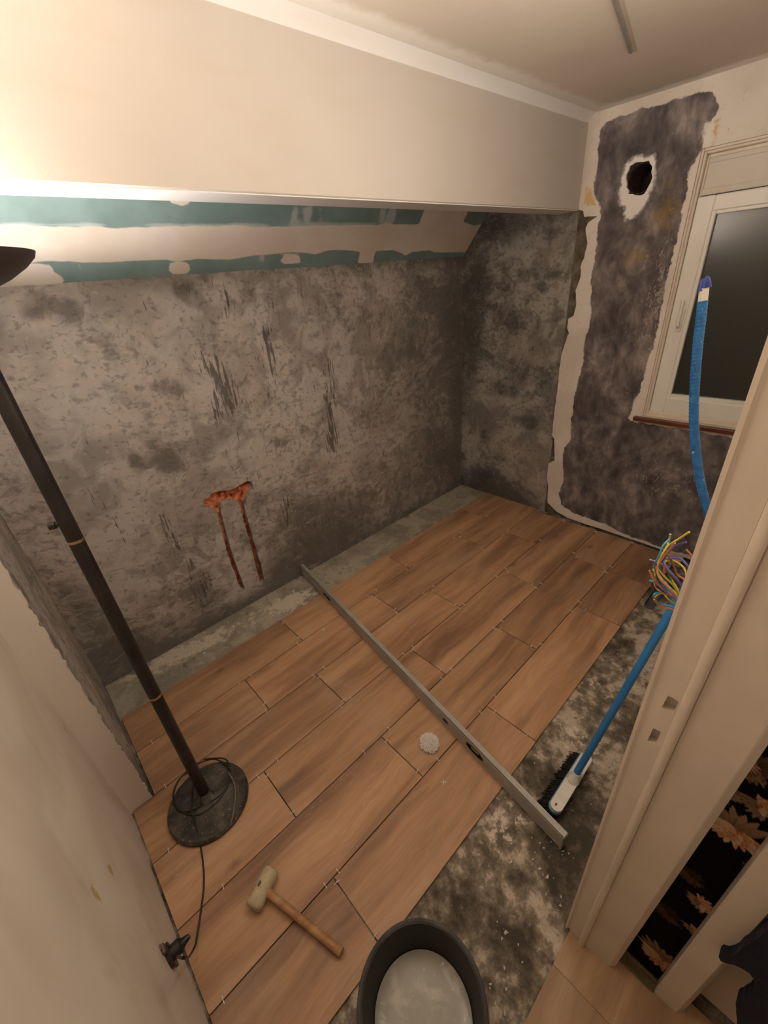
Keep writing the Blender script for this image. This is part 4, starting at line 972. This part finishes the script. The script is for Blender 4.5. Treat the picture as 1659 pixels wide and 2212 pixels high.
bm = bmesh.new(); lathe(bm, [(0, zw-.02), (rw-.004, zw-.02), (rw, zw+.0015), (rw-.002, zw), (.08, zw+.0004), (.04, zw-.0004), (0, zw)], 64)
wt = obj('bucket_water', bm, M_wat, auto=60); wt.location = (bkx, bky, -.012); tag(wt, 'cloudy grey water inside the black bucket', 'water', kind='stuff')

# ------------------------------------------------------------------ broom leaning behind the door frame
bh = thing('broom', (1.04, .25, -.012), 'broom with a blue handle and white head leaning behind the door frame', 'broom')
def bp(name, bm, mat, parent=None, **k):
    o = obj(name, bm, mat, None, **k); o.parent = bh; o.matrix_parent_inverse = Matrix.Translation(-bh.location); return o
M_bw = flat('white_broom_plastic', (.72, .67, .60, 1), .45, var=.05); M_blu = flat('blue_plastic_pipe', (.025, .19, .48, 1), .40, var=.08, scale=14); M_bb = flat('pale_blue_plastic', (.12, .25, .33, 1), .5)
x0, x1, yb0 = .893, 1.172, .252; zt_ = .058
def stad(x0, x1, r, cy, n=10):
    P = [(x1-r+r*math.sin(a_), cy+r*math.cos(a_)) for a_ in [math.pi*k/n for k in range(n+1)]]
    return P+[(x0+r-r*math.sin(a_), cy-r*math.cos(a_)) for a_ in [math.pi*k/n for k in range(n+1)]]
bm = bmesh.new(); S1 = stad(x0, x1, .0215, yb0); holep = [(x0+.022+.007*math.cos(k*math.pi/6), yb0+.003+.0035*math.sin(k*math.pi/6)) for k in range(12)]
bm.free(); hd2 = panel('head', ((0, 0, zt_), (1, 0, 0), (0, 1, 0), (0, 0, 1)), S1, [holep], .02, {}, .012, mat=M_bw); hd2.parent = bh; hd2.matrix_parent_inverse = Matrix.Translation(-bh.location)
bm = bmesh.new(); prism(bm, stad(x0-.004, x1+.003, .0235, yb0+.003), zt_-.024, zt_-.010); bp('bristle_block', bm, M_bb, auto=40)
bm = bmesh.new(); rb = random.Random(9)
for i in range(60):
    for j in range(9):
        bx_, by_ = x0+.006+(x1-x0-.012)*i/59, yb0-.018+.038*j/8
        for k in range(3):
            e_ = Vector((bx_+rb.uniform(-.008, .008)+(i-29.5)*.00045, by_+rb.uniform(-.006, .006)+(.040 if j > 3 else .012)*rb.uniform(.6, 1.2), -.011))
            tube(bm, [(bx_, by_, zt_-.020), Vector((bx_, by_, zt_-.020)).lerp(e_, .55)+Vector((0, .006, 0)), e_], 0.0019, 3, caps=False)
bp('bristles', bm, flat('black_bristles', (.006, .006, .007, 1), .7))
h0 = Vector((1.046, .250, .070)); on1 = on((1450, 1320), 1, .152); hdir = (on1-h0).normalized(); h1 = h0+hdir*((.105-.25)/hdir.y)
cb0 = h0-hdir*.02
bm = bmesh.new(); tube(bm, [Vector((1.040, .251, .055)), Vector((1.043, .2505, .066)), h0+hdir*.004, h0+hdir*.024], lambda s: .024-.009*s, 20); bp('collar', bm, M_bw, auto=50)
bm = bmesh.new(); tube(bm, [h0+hdir*.010, h0+hdir*.022], .0148, 18); bp('ferrule', bm, flat('grey_ferrule', (.28, .27, .27, 1), .5), auto=40)
bm = bmesh.new(); tube(bm, [h0+hdir*.018, h0.lerp(h1, .5), h1], .0125, 20); bp('handle', bm, M_blu, auto=40)

# ------------------------------------------------------------------ blue flexible conduit and loose wires by the door frame
XC = .95
cpts = [on(p, 0, XC) for p in [(1560, 1180), (1542, 1140), (1530, 1105), (1515, 1050), (1505, 990), (1500, 930), (1499, 880), (1502, 810), (1508, 740), (1514, 690), (1518, 650)]]
cpts[0] = Vector((XC, .074, 1.22))
cd = thing('cable_conduit', (XC, .074, 1.22), 'blue flexible conduit with a taped end rising in front of the window', 'conduit')
def cpp(name, bm, mat, **k):
    o = obj(name, bm, mat, None, **k); o.parent = cd; o.matrix_parent_inverse = Matrix.Translation(-cd.location); return o
sm_ = smoothpath(cpts, 14)
# resample densely for the ribs
ds = [0]
for a_, b_ in zip(sm_[:-1], sm_[1:]): ds.append(ds[-1]+(b_-a_).length)
def at(s):
    for k in range(len(ds)-1):
        if ds[k+1] >= s: return sm_[k].lerp(sm_[k+1], (s-ds[k])/max(1e-9, ds[k+1]-ds[k]))
    return sm_[-1]
N_ = int(ds[-1]/.0016); pth = [at(ds[-1]*k/N_) for k in range(N_+1)]
bm = bmesh.new(); tube(bm, pth, lambda s: .0079+.00035*math.sin(s*N_*math.pi/2.0), 16)
t = NT('blue_ribbed_conduit'); n1 = t.noise(70, 3); c = t.mix(t.step(n1, .35, .65), (.012, .12, .36, 1), (.02, .17, .45, 1)); c = t.mix(t.math('MULTIPLY', t.step(t.noise(90, 4, vec=t.map(loc=(1, 2, 3))), .69, .73), .8), c, (.5, .62, .72, 1)); M_cc = t.done(c, .42, spec=.5)
cpp('tube', bm, M_cc, auto=70)
e0, e1_, e2_, e3 = cpts[-1], on((1521, 636), 0, XC), on((1521.5, 622), 0, XC), on((1524, 596), 0, XC)
bm = bmesh.new(); tube(bm, [e0, e0.lerp(e2_, .5), e2_], .0072, 16); cpp('white_tape', bm, flat('white_tape', (.72, .68, .62, 1), .6), auto=50)
bm = bmesh.new(); pts_ = [e2_, e2_.lerp(e3, .35), e2_.lerp(e3, .7), e3]
for p in range(2):
    off = Vector((0, .0050*p-.0025, -.004*p)); tube(bm, [q+off for q in pts_], lambda s: .0062*(1-s)**.5+.0016, 9)
cpp('blue_tape', bm, flat('dark_blue_tape', (.012, .03, .22, 1), .5), auto=50)

XB = .80
wcol = {'light blue': (.08, .38, .62, 1), 'orange': (.62, .22, .10, 1), 'brown': (.28, .11, .06, 1), 'violet': (.13, .12, .42, 1), 'yellow': (.68, .58, .08, 1), 'green yellow': None, 'black': (.012, .012, .012, 1)}
wm_ = {}
for k, c_ in wcol.items():
    if c_: wm_[k] = flat(k.replace(' ', '_')+'_insulation', c_, .4, var=.05)
t = NT('green_yellow_insulation'); sv = t.step(t.math('SINE', t.math('MULTIPLY', t.noise(40, 1), 40)), -.1, .1); wm_['green yellow'] = t.done(t.mix(sv, (.25, .42, .10, 1), (.66, .60, .12, 1)), .4)
wires = [('light blue', [(1472, 1300), (1440, 1270), (1418, 1240), (1414, 1222), (1424, 1200), (1432, 1180), (1447, 1163)]),
         ('green yellow', [(1475, 1300), (1450, 1290), (1428, 1268), (1415, 1245), (1422, 1215), (1440, 1182), (1446, 1165), (1448, 1154)]),
         ('yellow', [(1475, 1292), (1455, 1265), (1430, 1240), (1420, 1222), (1432, 1195), (1445, 1178), (1465, 1165), (1489, 1149)]),
         ('orange', [(1474, 1296), (1450, 1275), (1426, 1250), (1420, 1225), (1432, 1205), (1448, 1185), (1458, 1173)]),
         ('violet', [(1474, 1300), (1440, 1280), (1425, 1240), (1432, 1210), (1455, 1182), (1482, 1171)]),
         ('green yellow', [(1474, 1290), (1462, 1270), (1450, 1250), (1442, 1232), (1430, 1219), (1418, 1214), (1403, 1209)]),
         ('violet', [(1474, 1302), (1446, 1270), (1430, 1236), (1420, 1222), (1412, 1213), (1405, 1210)]),
         ('orange', [(1474, 1298), (1440, 1278), (1420, 1262), (1411, 1250), (1403, 1232)]),
         ('light blue', [(1474, 1300), (1452, 1285), (1430, 1268), (1415, 1258), (1404, 1254)]),
         ('brown', [(1476, 1302), (1455, 1290), (1430, 1280), (1416, 1268), (1414, 1252), (1424, 1215), (1434, 1200), (1442, 1198), (1450, 1210), (1457, 1228)]),
         ('violet', [(1478, 1290), (1470, 1262), (1440, 1225), (1436, 1212), (1450, 1206), (1470, 1207), (1482, 1218), (1490, 1230), (1484, 1236)]),
         ('yellow', [(1480, 1290), (1484, 1260), (1480, 1232), (1466, 1217), (1450, 1210), (1438, 1212)]),
         ('orange', [(1490, 1270), (1478, 1252), (1462, 1240), (1450, 1210), (1438, 1214), (1434, 1240), (1440, 1262)]),
         ('light blue', [(1480, 1312), (1440, 1307), (1420, 1300), (1412, 1290), (1414, 1283), (1424, 1280)]),
         ('orange', [(1480, 1316), (1440, 1313), (1422, 1306), (1413, 1295)]),
         ('yellow', [(1478, 1308), (1455, 1302), (1440, 1290), (1434, 1283), (1424, 1282), (1416, 1290)]),
         ('black', [(1476, 1300), (1455, 1292), (1440, 1284), (1430, 1276)]),
         ('green yellow', [(1474, 1294), (1456, 1278), (1436, 1258), (1422, 1240), (1413, 1230), (1411, 1232)]),
         ('orange', [(1508, 1215), (1496, 1202), (1482, 1187)]),
         ('brown', [(1480, 1282), (1464, 1256), (1442, 1236), (1432, 1226), (1418, 1222)])]
root = Vector((XB+.01, .076, 1.235))
wlab = ['light blue wire arching up the left side of the loose bundle to its top', 'green and yellow striped wire pointing straight up at the top of the bundle', 'long yellow wire reaching highest to the upper right of the bundle',
        'orange wire running up beside the yellow one at the top of the bundle', 'violet wire ending straight at the upper right, just under the yellow one', 'green and yellow striped wire ending furthest left at mid height of the bundle',
        'violet wire crossing the left end of the striped wire at mid height', 'short orange wire end poking out to the left below mid height', 'light blue wire end poking out left, lowest of the left ends',
        'brown wire curving over the middle and ending downwards inside the bundle', 'violet wire looping right in a wide arch close to the door frame', 'yellow wire bent in the wide arch under the violet loop',
        'orange wire making a small inner hook in the middle of the bundle', 'light blue wire bent in the lowest loop of the bundle', 'orange wire along the outside of the lowest blue loop', 'yellow wire in the small loop just inside the lowest blue loop',
        'black wire between the brown and blue ones low in the bundle', 'green and yellow striped wire ending in a short stub at the left middle', 'lone orange wire end sticking out above the bundle beside the door frame', 'dark brown wire running diagonally behind the bundle to the left']
for i, (k, pts) in enumerate(wires):
    rw_ = random.Random(i); P_ = []
    for j, p in enumerate(pts):
        P_.append(on(p, 0, XB+.018*math.sin(i*1.7)+.012*math.sin(j*1.1+i)))
    r0_ = root+Vector((rw_.uniform(-.015, .015), .002, rw_.uniform(-.02, .02)))
    if i == 18: P_ = [on(p, 0, XB+.03) for p in pts]; r0_ = Vector((XB+.03, .078, 1.27))
    bm = bmesh.new(); tube(bm, smoothpath([r0_]+P_, 7), .00185, 7)
    o = obj('electrical_wire', bm, wm_[k], auto=70); tag(o, wlab[i], 'wire', 'loose electrical wires beside the door frame')

# ------------------------------------------------------------------ small leftovers on the floor
bm = bmesh.new(); xa, xb_ = 2.275, 2.86; y0_, y1_ = .362, .408
for a_, b_ in (((xa, y0_, -.012), (xb_, y1_, -.0105)), ((xa, y0_, -.012), (xb_, y0_+.0015, .026)), ((xa, y1_-.0015, -.012), (xb_, y1_, .026))): box(bm, a_, b_)
tag(obj('metal_channel', bm, flat('galvanised_steel', (.22, .21, .19, 1), .45, .6)), 'grey metal drywall channel lying on the concrete under the wires', 'metal channel')
q = fl(1462, 1192, .0); bm = bmesh.new(); box(bm, (2.80, .375, 0), (2.885, .475, .030), .003); box(bm, (2.80, .375, -.012), (2.885, .437, 0))
tag(obj('plaster_offcut', bm, plaster_mat('offcut_plaster', (.52, .42, .33, 1), .1)), 'beige offcut block lying at the foot of the window wall', 'offcut')
bm = bmesh.new(); bmesh.ops.create_icosphere(bm, subdivisions=3, radius=1)
for v0 in bm.verts:
    n0 = noise.noise(v0.co*1.7)+.4*noise.noise(v0.co*4); v0.co *= 1+.35*n0; v0.co = Vector((v0.co.x*.055, v0.co.y*.036, max(-.004, v0.co.z*.022)))
rk = obj('plaster_lump', bm, plaster_mat('dirty_plaster_lump', (.42, .38, .33, 1), .3)); rk.location = (2.76, 2.10, -.008); tag(rk, 'lump of grey plaster debris in the far corner of the concrete strip', 'plaster lump')
bm = bmesh.new(); rng = random.Random(4)
for k in range(70):
    if k < 26: x_, y_ = rng.uniform(.66, .86), rng.uniform(.10, .34)
    elif k < 46: x_, y_ = rng.uniform(.36, .64), rng.uniform(.09, .22)
    else: x_, y_ = rng.uniform(-.1, 2.7), rng.uniform(2.19, 2.225)
    s_ = rng.uniform(.002, .006); z_ = -.0115
    vs_ = [bm.verts.new((x_+s_*rng.uniform(-1, 1)*1.4, y_+s_*rng.uniform(-1, 1), z_+rng.uniform(0, s_))) for _ in range(6)]
    bmesh.ops.convex_hull(bm, input=vs_)
dbo = obj('plaster_crumbs', bm, plaster_mat('crumb_plaster', (.66, .58, .48, 1), .2)); tag(dbo, 'pale plaster crumbs scattered on the bare concrete', 'debris', kind='stuff')
